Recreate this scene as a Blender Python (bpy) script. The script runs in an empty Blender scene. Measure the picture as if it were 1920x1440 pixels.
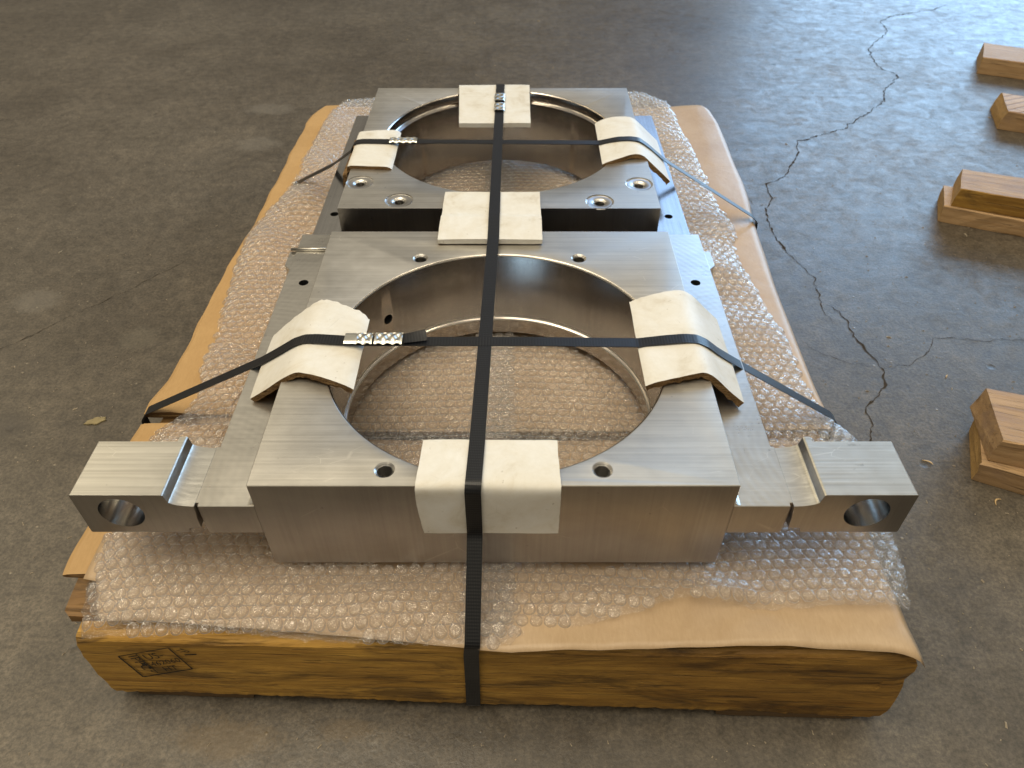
import bpy, bmesh, math, random
import numpy as np
from mathutils import Vector, Matrix

# ------------------------------------------------------------------ camera, world, lamps, exposure
sc = bpy.context.scene
C = sc.collection
rnd = random.Random(7)
cam = bpy.data.cameras.new('camera')
cam.sensor_width = 36.0
cam.lens = 1385.0 / 1920.0 * 36.0
cam.shift_x = -3.0 / 1920.0
cam.clip_start = 0.01
cam.clip_end = 100
cam.dof.use_dof = True
cam.dof.focus_distance = 0.64
cam.dof.aperture_fstop = 14
camo = bpy.data.objects.new('camera', cam)
C.objects.link(camo)
camo.location = (0, 0, 0.675)
camo.rotation_euler = (math.pi / 2 - math.atan(1297 / 1385.0), 0, 0)
sc.camera = camo

w = bpy.data.worlds.new('World')
sc.world = w
w.use_nodes = True
bg = w.node_tree.nodes['Background']
bg.inputs[0].default_value = (1.0, 0.88, 0.70, 1)
bg.inputs[1].default_value = 1.0
_n = w.node_tree.nodes
_tc = _n.new('ShaderNodeTexCoord')
_sx = _n.new('ShaderNodeSeparateXYZ')
_rp = _n.new('ShaderNodeValToRGB')
for _k, (_p, _c) in enumerate([(0.0, (0.125, 0.112, 0.094)), (0.36, (0.20, 0.178, 0.145)), (0.78, (0.50, 0.45, 0.36)), (1.0, (0.60, 0.54, 0.43))]):
    _e = _rp.color_ramp.elements[_k] if _k < 2 else _rp.color_ramp.elements.new(_p)   # dim walls below, lit roof above
    _e.position = _p
    _e.color = (*_c, 1)
w.node_tree.links.new(_tc.outputs['Generated'], _sx.inputs[0])
w.node_tree.links.new(_sx.outputs[2], _rp.inputs[0])
w.node_tree.links.new(_rp.outputs[0], bg.inputs[0])


def area(name, loc, target, sx, sy, power, col):
    l = bpy.data.lights.new(name, 'AREA')
    l.shape = 'RECTANGLE'
    l.size = sx
    l.size_y = sy
    l.energy = power
    l.color = col
    o = bpy.data.objects.new(name, l)
    C.objects.link(o)
    o.location = loc
    o.rotation_euler = (Vector(target) - Vector(loc)).to_track_quat('-Z', 'Y').to_euler()
    return o


# the open bay door far behind on the right, cool daylight coming in low
area('bay_door_daylight', (4.4, 6.6, 1.9), (0.6, 0.9, 0.3), 4.6, 3.4, 350, (0.41, 0.68, 1.0))
area('flange_blue_fill', (2.3, 7.2, 4.2), (0.3, 1.0, 0.3), 2.8, 2.4, 42, (0.26, 0.52, 1.0))  # added source, gives the right rear flange its blue; no such window is known
# warm hall lamps under the roof
area('hall_lamp_overhead', (-0.8, 0.2, 4.2), (-0.4, 0.5, 0), 3.2, 2.2, 95, (1.0, 0.88, 0.68))
area('hall_lamp_left', (-3.6, 3.0, 3.0), (0, 0.8, 0), 2.6, 1.6, 12, (1.0, 0.80, 0.48))
# long tube lamps in rows under the roof
for k, (lx, ly, ln, lw) in enumerate([(-3.2, 0.3, .16, 2.2), (3.2, 0.0, .16, 2.2), (0.4, -1.8, 2.2, .16), (-1.9, -1.2, .16, 2.2), (-1.4, 1.2, .14, 1.6), (1.7, 0.9, .14, 1.6),
                                      (-4.8, 2.2, .16, 2.2), (4.6, 2.4, .16, 2.2), (-6.2, 4.6, .2, 2.4), (-3.4, -3.0, .2, 2.2)]):
    lo_ = area('tube_lamp', (lx, ly, 4.4), (lx, ly, 0), ln, lw, 19, (1.0, 0.88, 0.64))
    lo_.rotation_euler = (0, 0, 0)
sc.view_settings.view_transform = 'Standard'
sc.view_settings.look = 'None'
sc.view_settings.exposure = 0.0
sc.view_settings.gamma = 1.0
sc.cycles.transparent_max_bounces = 24
sc.cycles.max_bounces = 10


# ------------------------------------------------------------------ node helpers
class NT:
    def __init__(s, name):
        s.m = bpy.data.materials.new(name)
        s.m.use_nodes = True
        s.t = s.m.node_tree
        s.b = s.t.nodes['Principled BSDF']
        s.out = s.t.nodes['Material Output']

    def n(s, typ, ins=None, **kw):
        nd = s.t.nodes.new(typ)
        for k, v in kw.items():
            setattr(nd, k, v)
        if ins:
            for k, v in ins.items():
                s.set(nd, k, v)
        return nd

    def set(s, nd, k, v):
        if hasattr(v, 'is_output') or isinstance(v, bpy.types.NodeSocket):
            s.t.links.new(v, nd.inputs[k])
        else:
            nd.inputs[k].default_value = v

    def coord(s, kind='Object', scale=(1, 1, 1), rot=(0, 0, 0), loc=(0, 0, 0)):
        tc = s.n('ShaderNodeTexCoord')
        mp = s.n('ShaderNodeMapping', {'Vector': tc.outputs[kind], 'Scale': scale, 'Rotation': rot, 'Location': loc})
        return mp.outputs[0]

    def noise(s, vec, scale, detail=4, rough=0.55, dist=0.0):
        return s.n('ShaderNodeTexNoise', {'Vector': vec, 'Scale': scale, 'Detail': detail, 'Roughness': rough, 'Distortion': dist}).outputs['Fac']

    def ramp(s, fac, stops, interp='LINEAR'):
        r = s.n('ShaderNodeValToRGB', {'Fac': fac})
        r.color_ramp.interpolation = interp
        els = r.color_ramp.elements
        while len(els) < len(stops):
            els.new(0.5)
        for e, (p, c) in zip(els, stops):
            e.position = p
            if not hasattr(c, '__len__'):
                c = (c, c, c)
            e.color = (*c, 1)
        return r.outputs[0]

    def math(s, op, a, b=0.0, clamp=False):
        nd = s.n('ShaderNodeMath', operation=op, use_clamp=clamp)
        s.set(nd, 0, a)
        s.set(nd, 1, b)
        return nd.outputs[0]

    def mix(s, fac, a, b, blend='MIX'):
        nd = s.n('ShaderNodeMix', data_type='RGBA', blend_type=blend)
        s.set(nd, 0, fac)
        for i, v in ((6, a), (7, b)):
            if not isinstance(v, bpy.types.NodeSocket):
                v = (*v, 1)
            s.set(nd, i, v)
        return nd.outputs[2]

    def bump(s, h, strength=0.3, dist=0.001, normal=None):
        d = {'Height': h, 'Strength': strength, 'Distance': dist}
        if normal is not None:
            d['Normal'] = normal
        return s.n('ShaderNodeBump', d).outputs[0]

    def fin(s, **kw):
        names = dict(color='Base Color', rough='Roughness', metal='Metallic', normal='Normal', spec='Specular IOR Level', coat='Coat Weight')
        for k, v in kw.items():
            if k == 'color' and not isinstance(v, bpy.types.NodeSocket):
                v = (*v, 1)
            s.set(s.b, names[k], v)
        return s.m


# ------------------------------------------------------------------ materials
def mat_floor():
    t = NT('worn_concrete')
    v = t.coord()
    big = t.noise(v, 1.7, 5, 0.6)
    mid = t.noise(v, 9, 6, 0.65, 0.6)
    fine = t.noise(v, 55, 6, 0.7)
    sp = t.noise(v, 260, 3, 0.6)
    col = t.ramp(big, [(0.3, (0.056, 0.0455, 0.034)), (0.7, (0.102, 0.0865, 0.067))])
    col = t.mix(0.75, col, t.ramp(mid, [(0.25, (0.35, 0.34, 0.32)), (0.5, (0.5, 0.5, 0.5)), (0.78, (0.72, 0.71, 0.69))]), 'OVERLAY')
    col = t.mix(0.6, col, t.ramp(fine, [(0.36, (0.28, 0.28, 0.28)), (0.64, (0.70, 0.70, 0.69))]), 'OVERLAY')
    col = t.mix(0.5, col, t.ramp(sp, [(0.36, (0.22, 0.22, 0.22)), (0.62, (0.78, 0.77, 0.75))]), 'OVERLAY')
    g3 = t.noise(v, 620, 2, 0.6)
    col = t.mix(0.22, col, t.ramp(g3, [(0.4, (0.25, 0.25, 0.25)), (0.62, (0.80, 0.79, 0.76))]), 'OVERLAY')
    # pale grains of grit
    vo = t.n('ShaderNodeTexVoronoi', {'Vector': v, 'Scale': 42.0}, feature='F1')
    grit = t.ramp(vo.outputs['Distance'], [(0.035, 1.0), (0.085, 0.0)])
    gate = t.ramp(t.n('ShaderNodeSeparateColor', {'Color': vo.outputs['Color']}).outputs[0], [(0.70, 0.0), (0.74, 1.0)])
    gm = t.math('MULTIPLY', grit, gate)
    col = t.mix(t.math('MULTIPLY', gm, 0.55), col, (0.32, 0.27, 0.19))
    vd = t.n('ShaderNodeTexVoronoi', {'Vector': v, 'Scale': 17.0, 'Randomness': 1.0}, feature='F1')
    pit = t.ramp(t.math('ADD', vd.outputs['Distance'], t.math('MULTIPLY', fine, 0.12)), [(0.10, 1.0), (0.16, 0.0)])
    pg = t.ramp(t.n('ShaderNodeSeparateColor', {'Color': vd.outputs['Color']}).outputs[1], [(0.80, 0.0), (0.84, 1.0)])
    pit = t.math('MULTIPLY', pit, pg)
    col = t.mix(t.math('MULTIPLY', pit, 0.65), col, (0.03, 0.026, 0.02))
    # stains that stay put
    stains = [(-0.725, 0.905, 0.045, 0.038, (0.19, 0.17, 0.14), 0.30, 110), (-0.536, 0.816, 0.034, 0.034, (0.19, 0.17, 0.13), 0.18, 120),
              (-0.542, 1.612, 0.07, 0.035, (0.21, 0.19, 0.16), 0.3, 28),
              (-0.527, 1.44, 0.06, 0.04, (0.2, 0.18, 0.15), 0.28, 28), (-0.251, 0.262, 0.055, 0.022, (0.13, 0.085, 0.035), 0.38, 70),
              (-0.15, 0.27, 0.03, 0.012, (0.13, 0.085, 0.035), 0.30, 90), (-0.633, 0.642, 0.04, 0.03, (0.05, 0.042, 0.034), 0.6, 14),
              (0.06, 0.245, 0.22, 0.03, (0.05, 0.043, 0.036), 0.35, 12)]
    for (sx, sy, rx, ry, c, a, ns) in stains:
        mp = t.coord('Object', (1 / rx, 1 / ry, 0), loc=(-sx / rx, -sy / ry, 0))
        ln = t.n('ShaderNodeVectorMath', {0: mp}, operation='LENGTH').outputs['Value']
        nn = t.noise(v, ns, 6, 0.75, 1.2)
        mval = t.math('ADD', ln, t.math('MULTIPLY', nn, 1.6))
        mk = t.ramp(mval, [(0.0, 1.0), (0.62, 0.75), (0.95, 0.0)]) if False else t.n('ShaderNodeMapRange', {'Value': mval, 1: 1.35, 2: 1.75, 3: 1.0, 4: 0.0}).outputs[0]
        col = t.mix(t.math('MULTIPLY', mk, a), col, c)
    streak = t.noise(t.coord('Object', (3, 30, 1), rot=(0, 0, 0.5)), 3, 5, 0.7)
    wear = t.noise(v, 30, 6, 0.75, 0.8)
    rg = t.math('ADD', t.math('MULTIPLY', wear, 0.42), t.math('MULTIPLY', big, 0.22))
    rg = t.math('ADD', rg, t.math('MULTIPLY', streak, 0.14))
    rough = t.n('ShaderNodeMapRange', {'Value': rg, 1: 0.30, 2: 0.52, 3: 0.29, 4: 0.62}).outputs[0]
    hgt = t.math('ADD', t.math('MULTIPLY', fine, 0.6), t.math('MULTIPLY', sp, 0.35))
    hgt = t.math('SUBTRACT', hgt, t.math('MULTIPLY', pit, 0.8))
    hgt = t.math('ADD', hgt, t.math('MULTIPLY', gm, 0.7))
    return t.fin(color=col, rough=rough, spec=0.55, normal=t.bump(hgt, 0.42, 0.0015))


def mat_metal(name, base, r0, r1, dirn='x', streak=0.5, mill=False, bumps=0.10, patch=0.5):
    t = NT(name)
    s = {'x': (6, 420, 420), 'y': (420, 6, 420), 'z': (420, 420, 8), 'n': (60, 60, 60)}[dirn]
    st = t.noise(t.coord('Object', s), 1.0, 4, 0.6)
    st2 = t.noise(t.coord('Object', tuple(a * 0.35 for a in s)), 1.0, 3, 0.6)
    v = t.coord()
    pt = t.noise(v, 11, 4, 0.6, 0.4)
    sm = t.noise(v, 70, 5, 0.7)
    f = t.math('ADD', t.math('MULTIPLY', st, streak), t.math('MULTIPLY', st2, streak * 0.6))
    f = t.math('ADD', f, t.math('MULTIPLY', pt, patch))
    f = t.math('MULTIPLY', f, 1.0 / (streak * 1.6 + patch))
    lo = tuple(c * 0.80 for c in base)
    hi = tuple(min(1, c * 1.16) for c in base)
    col = t.ramp(f, [(0.32, lo), (0.68, hi)])
    # sparse scratches and handling marks
    sc1 = t.n('ShaderNodeTexVoronoi', {'Vector': t.coord('Object', (22, 90, 22), rot=(0, 0, 0.9)), 'Scale': 1.0}, feature='DISTANCE_TO_EDGE').outputs['Distance']
    scr = t.ramp(sc1, [(0.0, 1.0), (0.012, 0.0)])
    scg = t.ramp(t.noise(v, 16, 3), [(0.56, 0.0), (0.62, 1.0)])
    scr = t.math('MULTIPLY', scr, scg)
    col = t.mix(t.math('MULTIPLY', scr, 0.45), col, tuple(min(1, c * 1.5) for c in base))
    spots = t.ramp(t.noise(v, 130, 2, 0.5), [(0.73, 0.0), (0.78, 1.0)])
    col = t.mix(t.math('MULTIPLY', spots, 0.35), col, tuple(c * 0.4 for c in base))
    smg = t.ramp(t.noise(t.coord('Object', (7, 11, 7), loc=(2.3, .7, 0)), 1.0, 5, 0.6, 0.8), [(0.50, 0.0), (0.68, 1.0)])
    col = t.mix(t.math('MULTIPLY', smg, 0.28), col, tuple(c * 0.62 for c in base))
    rg = t.n('ShaderNodeMapRange', {'Value': t.math('ADD', t.math('MULTIPLY', f, 0.6), t.math('MULTIPLY', sm, 0.4)), 1: 0.3, 2: 0.7, 3: r0, 4: r1}).outputs[0]
    h = t.math('ADD', st, t.math('MULTIPLY', sm, 0.25))
    nrm = t.bump(h, bumps, 0.0006)
    if mill:
        for k, (cx, cy, fr) in enumerate(mill):
            wv = t.n('ShaderNodeTexWave', {'Vector': t.coord('Object', (1, 1, 0), loc=(-cx, -cy, 0)), 'Scale': fr, 'Distortion': 1.2, 'Detail': 2.0, 'Detail Scale': 3.0}, wave_type='RINGS', rings_direction='Z').outputs['Fac']
            g = t.noise(t.coord('Object', (9, 9, 9), loc=(k * 3.1, 0, 0)), 1.3, 2)
            nrm = t.bump(t.math('MULTIPLY', wv, t.ramp(g, [(0.38, 0.0), (0.6, 1.0)])), 0.045, 0.0008, nrm)
            col = t.mix(t.math('MULTIPLY', t.math('MULTIPLY', wv, g), 0.12), col, tuple(min(1, c * 1.4) for c in base))
    return t.fin(color=col, rough=rg, metal=1.0, normal=nrm)


def mat_wood(name, dark, light, ring=26.0, aged=None, grain=1.0, rough=0.6, knots=True, stainc=None, cut=0.0):
    t = NT(name)
    v = t.coord('Object', (4.5, 30, 30))
    d = t.noise(v, 1.4, 7, 0.72, 0.8)
    g = t.noise(t.coord('Object', (7, 330, 330)), 1.0, 5, 0.65)
    wv = t.n('ShaderNodeTexWave', {'Vector': t.coord('Object', (0.14, 1, 1)), 'Scale': ring, 'Distortion': 5.5, 'Detail': 4.0, 'Detail Scale': 1.4, 'Detail Roughness': 0.6}, wave_type='BANDS', bands_direction='Z').outputs['Fac']
    g2 = t.noise(t.coord('Object', (5, 130, 130)), 1.0, 5, 0.7, 0.3)
    mm = t.math('ADD', t.math('MULTIPLY', d, 0.36), t.math('MULTIPLY', g, 0.22))
    mm = t.math('ADD', mm, t.math('MULTIPLY', g2, 0.36))
    mm = t.math('ADD', mm, t.math('MULTIPLY', wv, 0.06))
    mid = tuple((a + b) / 2 for a, b in zip(dark, light))
    col = t.ramp(mm, [(0.33, dark), (0.5, mid), (0.68, light)])
    pores = t.ramp(t.noise(t.coord('Object', (13, 330, 330)), 1.0, 3, 0.6), [(0.57, 0.0), (0.66, 1.0)])
    col = t.mix(t.math('MULTIPLY', pores, 0.5), col, tuple(c * 0.35 for c in dark))
    if knots:
        vo = t.n('ShaderNodeTexVoronoi', {'Vector': t.coord('Object', (9, 26, 26)), 'Scale': 1.0}, feature='F1')
        gate = t.ramp(t.n('ShaderNodeSeparateColor', {'Color': vo.outputs['Color']}).outputs[0], [(0.72, 0.0), (0.76, 1.0)])
        kn = t.math('MULTIPLY', t.ramp(t.math('ADD', vo.outputs['Distance'], t.math('MULTIPLY', g, 0.2)), [(0.16, 1.0), (0.30, 0.0)]), gate)
        col = t.mix(t.math('MULTIPLY', kn, 0.75), col, tuple(c * 0.22 for c in dark))
    if stainc:
        sn = t.ramp(t.noise(t.coord('Object', (5, 26, 26)), 1.3, 5, 0.7, 0.7), [(0.50, 0.0), (0.63, 1.0)])
        col = t.mix(t.math('MULTIPLY', sn, 0.7), col, stainc)
    if aged:     # one end of the beam has browned and greyed with age
        sx = t.n('ShaderNodeSeparateXYZ', {0: v}).outputs[0]
        ag = t.math('ADD', t.n('ShaderNodeMapRange', {'Value': sx, 1: -0.5, 2: 0.6, 3: 0.0, 4: 0.75}).outputs[0], t.math('MULTIPLY', t.math('SUBTRACT', t.noise(t.coord('Object', (6, 40, 40)), 1.0, 5, 0.7), 0.5), 1.6), True)
        col = t.mix(ag, col, t.mix(1.0, col, aged, 'MULTIPLY'))
    h = t.math('ADD', t.math('MULTIPLY', g, 0.8), t.math('MULTIPLY', pores, -0.7))
    h = t.math('ADD', h, t.math('MULTIPLY', d, 0.6))
    if cut:
        sw = t.n('ShaderNodeTexWave', {'Vector': t.coord('Object', (1, 1, 0), rot=(0, 0, 0.75)), 'Scale': cut, 'Distortion': 0.8, 'Detail': 1.0}, wave_type='BANDS', bands_direction='X').outputs['Fac']
        sl = t.ramp(sw, [(0.0, 1.0), (0.2, 0.0)])
        col = t.mix(t.math('MULTIPLY', sl, 0.7), col, tuple(c * 0.5 for c in dark))
        h = t.math('SUBTRACT', h, sl)
    return t.fin(color=col, rough=rough, spec=0.35, normal=t.bump(h, 0.7, 0.0014))


def mat_paper(name, c0, c1, rough=0.55, fib=1.0, spec=0.4):
    t = NT(name)
    v = t.coord()
    a = t.noise(v, 14, 5, 0.6)
    b = t.noise(t.coord('Object', (500, 120, 300)), 1.0, 4, 0.7)
    col = t.ramp(t.math('ADD', t.math('MULTIPLY', a, 0.6), t.math('MULTIPLY', b, 0.4)), [(0.35, c0), (0.65, c1)])
    wr = t.noise(v, 18, 5, 0.6, 1.2)
    h = t.math('ADD', t.math('MULTIPLY', b, 0.12 * fib), wr)
    cz = t.n('ShaderNodeTexVoronoi', {'Vector': t.n('ShaderNodeVectorMath', {0: t.coord('Object', (1, .35, 1), rot=(0, 0, .4)), 1: t.n('ShaderNodeVectorMath', {0: t.n('ShaderNodeTexNoise', {'Vector': v, 'Scale': 30.0}).outputs['Color'], 1: (.02, .02, .02)}, operation='MULTIPLY').outputs[0]}, operation='ADD').outputs[0], 'Scale': 24.0}, feature='F1').outputs['Distance']
    h = t.math('ADD', h, t.math('MULTIPLY', cz, 0.9))
    return t.fin(color=col, rough=rough, spec=spec, normal=t.bump(h, 0.30, 0.003))


def mat_padwhite():
    t = NT('coated_white_board')
    v = t.coord()
    a = t.noise(v, 26, 5, 0.65, 0.6)
    b = t.noise(v, 160, 5, 0.7)
    col = t.ramp(a, [(0.28, (0.55, 0.505, 0.42)), (0.44, (0.65, 0.625, 0.565)), (0.70, (0.70, 0.695, 0.67))])
    col = t.mix(0.25, col, t.ramp(b, [(0.3, (0.36, 0.36, 0.36)), (0.7, (0.64, 0.64, 0.64))]), 'OVERLAY')
    ed = t.n('ShaderNodeTexVoronoi', {'Vector': t.coord('Object', (26, 60, 26), rot=(0, 0, 0.7)), 'Scale': 1.0}, feature='DISTANCE_TO_EDGE').outputs['Distance']
    cr = t.math('MULTIPLY', t.ramp(ed, [(0.0, 1.0), (0.016, 0.0)]), t.ramp(t.noise(v, 22, 3), [(0.55, 0.0), (0.62, 1.0)]))
    col = t.mix(t.math('MULTIPLY', cr, 0.18), col, (0.36, 0.33, 0.28))
    sp = t.ramp(t.noise(v, 210, 2), [(0.72, 0.0), (0.77, 1.0)])
    col = t.mix(t.math('MULTIPLY', sp, 0.5), col, (0.25, 0.2, 0.14))
    h = t.math('ADD', a, t.math('MULTIPLY', b, 0.2))
    return t.fin(color=col, rough=0.5, spec=0.35, normal=t.bump(h, 0.25, 0.0010))


def mat_padcore():
    t = NT('layered_brown_board')
    v = t.coord('Object', (60, 60, 1500))
    a = t.noise(v, 1.0, 4, 0.7, 0.6)
    b = t.noise(t.coord(), 700, 3, 0.7)
    col = t.ramp(t.math('ADD', t.math('MULTIPLY', a, 0.65), t.math('MULTIPLY', b, 0.35)), [(0.38, (0.045, 0.024, 0.010)), (0.52, (0.20, 0.12, 0.055)), (0.66, (0.34, 0.23, 0.12))])
    return t.fin(color=col, rough=0.9, spec=0.1, normal=t.bump(a, 0.9, 0.002))


def mat_strap(name='woven_black_strap', glint=0.028):
    t = NT(name)
    uv = t.n('ShaderNodeTexCoord').outputs['UV']
    sep = t.n('ShaderNodeSeparateXYZ', {0: uv})
    U, V = sep.outputs[0], sep.outputs[1]      # both in metres
    k = 2 * math.pi / 0.0027
    a = t.math('SINE', t.math('MULTIPLY', t.math('ADD', t.math('MULTIPLY', U, 1.0), t.math('MULTIPLY', V, 0.5)), k))
    b = t.math('SINE', t.math('MULTIPLY', t.math('SUBTRACT', t.math('MULTIPLY', U, 1.0), t.math('MULTIPLY', V, 0.5)), k))
    h = t.math('MULTIPLY', a, b)
    hh = t.math('ADD', t.math('MULTIPLY', h, 0.5), 0.5)
    net = t.ramp(hh, [(0.52, 0.0), (0.78, 1.0)])
    wear = t.noise(t.coord(), 45, 4, 0.6)
    col = t.mix(t.math('MULTIPLY', net, t.math('ADD', t.math('MULTIPLY', wear, 0.5), 0.45)), (0.004, 0.0045, 0.006), (glint, glint, glint * 1.04))
    return t.fin(color=col, rough=0.36, spec=0.42, normal=t.bump(hh, 0.22, 0.0003))


def mat_bubble(name, gl=0.55):
    # clear polyethylene film: mostly see-through, sharp little reflections, a trace of milkiness
    t = NT(name)
    v = t.coord()
    a = t.noise(v, 270, 1, 0.5, 2.2)
    h = a
    nrm = t.bump(h, 1.0, 0.0016)
    weld = t.n('ShaderNodeAttribute', attribute_name='weld').outputs['Fac']
    gloss = t.n('ShaderNodeBsdfAnisotropic', {'Color': (1, 1, 1, 1), 'Roughness': 0.14, 'Normal': nrm})
    tr = t.n('ShaderNodeBsdfTransparent', {'Color': (0.94, 0.93, 0.92, 1)})
    df = t.n('ShaderNodeBsdfTranslucent', {'Color': (0.90, 0.89, 0.88, 1)})
    dd = t.n('ShaderNodeBsdfDiffuse', {'Color': (0.86, 0.85, 0.84, 1)})
    fc = t.n('ShaderNodeLayerWeight', {'Blend': 0.5}).outputs['Facing']
    f2 = t.math('POWER', fc, 2.5)
    m0 = t.n('ShaderNodeMixShader', {0: 0.5, 1: df.outputs[0], 2: dd.outputs[0]})
    crease = t.ramp(a, [(0.44, 0.0), (0.5, 1.0), (0.56, 0.0)])
    mf = t.math('ADD', t.math('ADD', 0.03, t.math('MULTIPLY', f2, 0.40 if gl else 0.12)), t.math('ADD', t.math('MULTIPLY', crease, 0.04), t.math('MULTIPLY', weld, 0.30)), True)
    m1 = t.n('ShaderNodeMixShader', {0: mf, 1: tr.outputs[0], 2: m0.outputs[0]})
    fac = t.math('ADD', t.math('MULTIPLY', f2, 0.65), 0.13 if gl else 0.05, True)
    m2 = t.n('ShaderNodeMixShader', {0: fac, 1: m1.outputs[0], 2: gloss.outputs[0]})
    t.t.links.new(m2.outputs[0], t.out.inputs[0])
    return t.m


def mat_plain(name, col, rough=0.5, metal=0.0, spec=0.5):
    t = NT(name)
    v = t.coord()
    a = t.noise(v, 90, 4, 0.6)
    c = t.ramp(a, [(0.3, tuple(x * 0.8 for x in col)), (0.7, tuple(min(1, x * 1.15) for x in col))])
    return t.fin(color=c, rough=rough, metal=metal, spec=spec, normal=t.bump(a, 0.3, 0.0008))


M = {}
M['floor'] = mat_floor()
M['body'] = mat_metal('machined_steel', (0.62, 0.59, 0.53), 0.34, 0.48, 'x', 0.5, patch=.35)
M['side'] = mat_metal('shaded_steel', (0.38, 0.362, 0.348), 0.26, 0.38, 'z', 0.3, patch=.6)  # darker copy of the steel: shade of the upright faces put into the colour
M['bore'] = mat_metal('bored_steel', (0.42, 0.385, 0.35), 0.13, 0.24, 'z', 0.15, patch=0.3, bumps=0.05)
M['milled'] = mat_metal('milled_steel', (0.66, 0.635, 0.58), 0.24, 0.36, 'x', 0.25, mill=[(-0.30, 0.30, 45), (0.28, 0.42, 45)])
M['lug'] = mat_metal('brushed_steel', (0.66, 0.645, 0.60), 0.26, 0.38, 'x', 0.9, patch=0.2, bumps=0.16)
M['ground'] = mat_metal('ground_steel', (0.60, 0.585, 0.56), 0.15, 0.24, 'y', 0.3, patch=0.2, bumps=0.05)
M['thread'] = mat_metal('threaded_steel', (0.62, 0.60, 0.57), 0.25, 0.35, 'n', 0.1)
M['zinc'] = mat_metal('zinc_seal', (0.82, 0.80, 0.72), 0.24, 0.34, 'n', 0.1, patch=0.2)
M['kraft'] = mat_paper('kraft_paper', (0.36, 0.248, 0.142), (0.45, 0.325, 0.20), 0.40, spec=0.5)
M['card'] = mat_paper('corrugated_card', (0.37, 0.225, 0.09), (0.46, 0.29, 0.125), 0.65)
M['cardcore'] = mat_plain('corrugated_core', (0.16, 0.085, 0.03), 0.9)
M['beam'] = mat_wood('aged_oak', (0.26, 0.125, 0.022), (0.60, 0.355, 0.075), aged=(0.44, 0.40, 0.40), stainc=(0.06, 0.034, 0.014))
M['deck'] = mat_wood('rough_deck_board', (0.10, 0.05, 0.018), (0.30, 0.17, 0.06), stainc=(0.05, 0.03, 0.014))
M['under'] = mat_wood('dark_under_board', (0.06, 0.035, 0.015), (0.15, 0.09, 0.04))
M['timber'] = mat_wood('fresh_oak', (0.30, 0.175, 0.075), (0.52, 0.35, 0.19), knots=False)
M['timber_cut'] = mat_wood('saw_cut_oak', (0.30, 0.17, 0.07), (0.56, 0.38, 0.22), knots=False, cut=17.0)
M['timber_grey'] = mat_wood('weathered_oak', (0.25, 0.145, 0.065), (0.48, 0.32, 0.17), knots=True, stainc=(0.26, 0.17, 0.11))
M['white'] = mat_padwhite()
M['core'] = mat_padcore()
M['strap'] = mat_strap()
M['film'] = mat_bubble('bubble_film', 1)
M['filmflat'] = mat_bubble('backing_film', 0)
M['ink'] = mat_plain('black_ink', (0.008, 0.006, 0.005), 0.7)
M['crack'] = mat_plain('crack_shadow', (0.045, 0.036, 0.027), 0.95, spec=0.1)
M['chip'] = mat_plain('wood_chip', (0.52, 0.36, 0.18), 0.7)
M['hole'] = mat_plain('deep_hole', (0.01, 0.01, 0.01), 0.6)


# ------------------------------------------------------------------ object helpers
def tag(o, label=None, cat=None, group=None, kind=None):
    if label: o['label'] = label
    if cat: o['category'] = cat
    if group: o['group'] = group
    if kind: o['kind'] = kind
    return o


def link(name, me, parent=None, mats=()):
    for m in mats:
        me.materials.append(m)
    o = bpy.data.objects.new(name, me)
    C.objects.link(o)
    if parent is not None:
        o.parent = parent
        o.matrix_parent_inverse = parent.matrix_basis.inverted()
    return o


def empty(name, loc=(0, 0, 0), rz=0.0):
    o = bpy.data.objects.new(name, None)
    o.empty_display_size = 0.05
    C.objects.link(o)
    o.location = loc
    o.rotation_euler = (0, 0, rz)
    return o


def mesh(name, verts, faces, smooth=False, mi=None):
    me = bpy.data.meshes.new(name)
    me.from_pydata([tuple(map(float, v)) for v in verts], [], faces)
    if smooth:
        me.polygons.foreach_set('use_smooth', [True] * len(me.polygons))
    if mi is not None:
        me.polygons.foreach_set('material_index', mi)
    me.update()
    return me


def bm_mesh(bm, name, smooth=False):
    bmesh.ops.recalc_face_normals(bm, faces=bm.faces)
    me = bpy.data.meshes.new(name)
    bm.to_mesh(me)
    bm.free()
    if smooth:
        me.polygons.foreach_set('use_smooth', [True] * len(me.polygons))
    return me


def prism(poly, axis, a, b):
    """closed outline 'poly' pushed from a to b along axis ('y' -> poly is (x,z); 'z' -> (x,y); 'x' -> (y,z))."""
    bm = bmesh.new()

    def P(p, t):
        return {'y': (p[0], t, p[1]), 'z': (p[0], p[1], t), 'x': (t, p[0], p[1])}[axis]
    v0 = [bm.verts.new(P(p, a)) for p in poly]
    v1 = [bm.verts.new(P(p, b)) for p in poly]
    n = len(poly)
    for i in range(n):
        bm.faces.new((v0[i], v0[(i + 1) % n], v1[(i + 1) % n], v1[i]))
    bm.faces.new(v0)
    bm.faces.new(v1[::-1])
    return bm


def box_bm(x0, x1, y0, y1, z0, z1):
    return prism([(x0, y0), (x1, y0), (x1, y1), (x0, y1)], 'z', z0, z1)


def lathe(prof, cx, cy, n=96, closed=True):
    """profile (r,z) spun round a vertical axis."""
    bm = bmesh.new()
    rings = []
    for r, z in prof:
        rings.append([bm.verts.new((cx + r * math.cos(2 * math.pi * i / n), cy + r * math.sin(2 * math.pi * i / n), z)) for i in range(n)])
    for A, B in zip(rings, rings[1:]):
        for i in range(n):
            bm.faces.new((A[i], A[(i + 1) % n], B[(i + 1) % n], B[i]))
    if closed:
        bm.faces.new(rings[0][::-1])
        bm.faces.new(rings[-1])
    return bm


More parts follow.
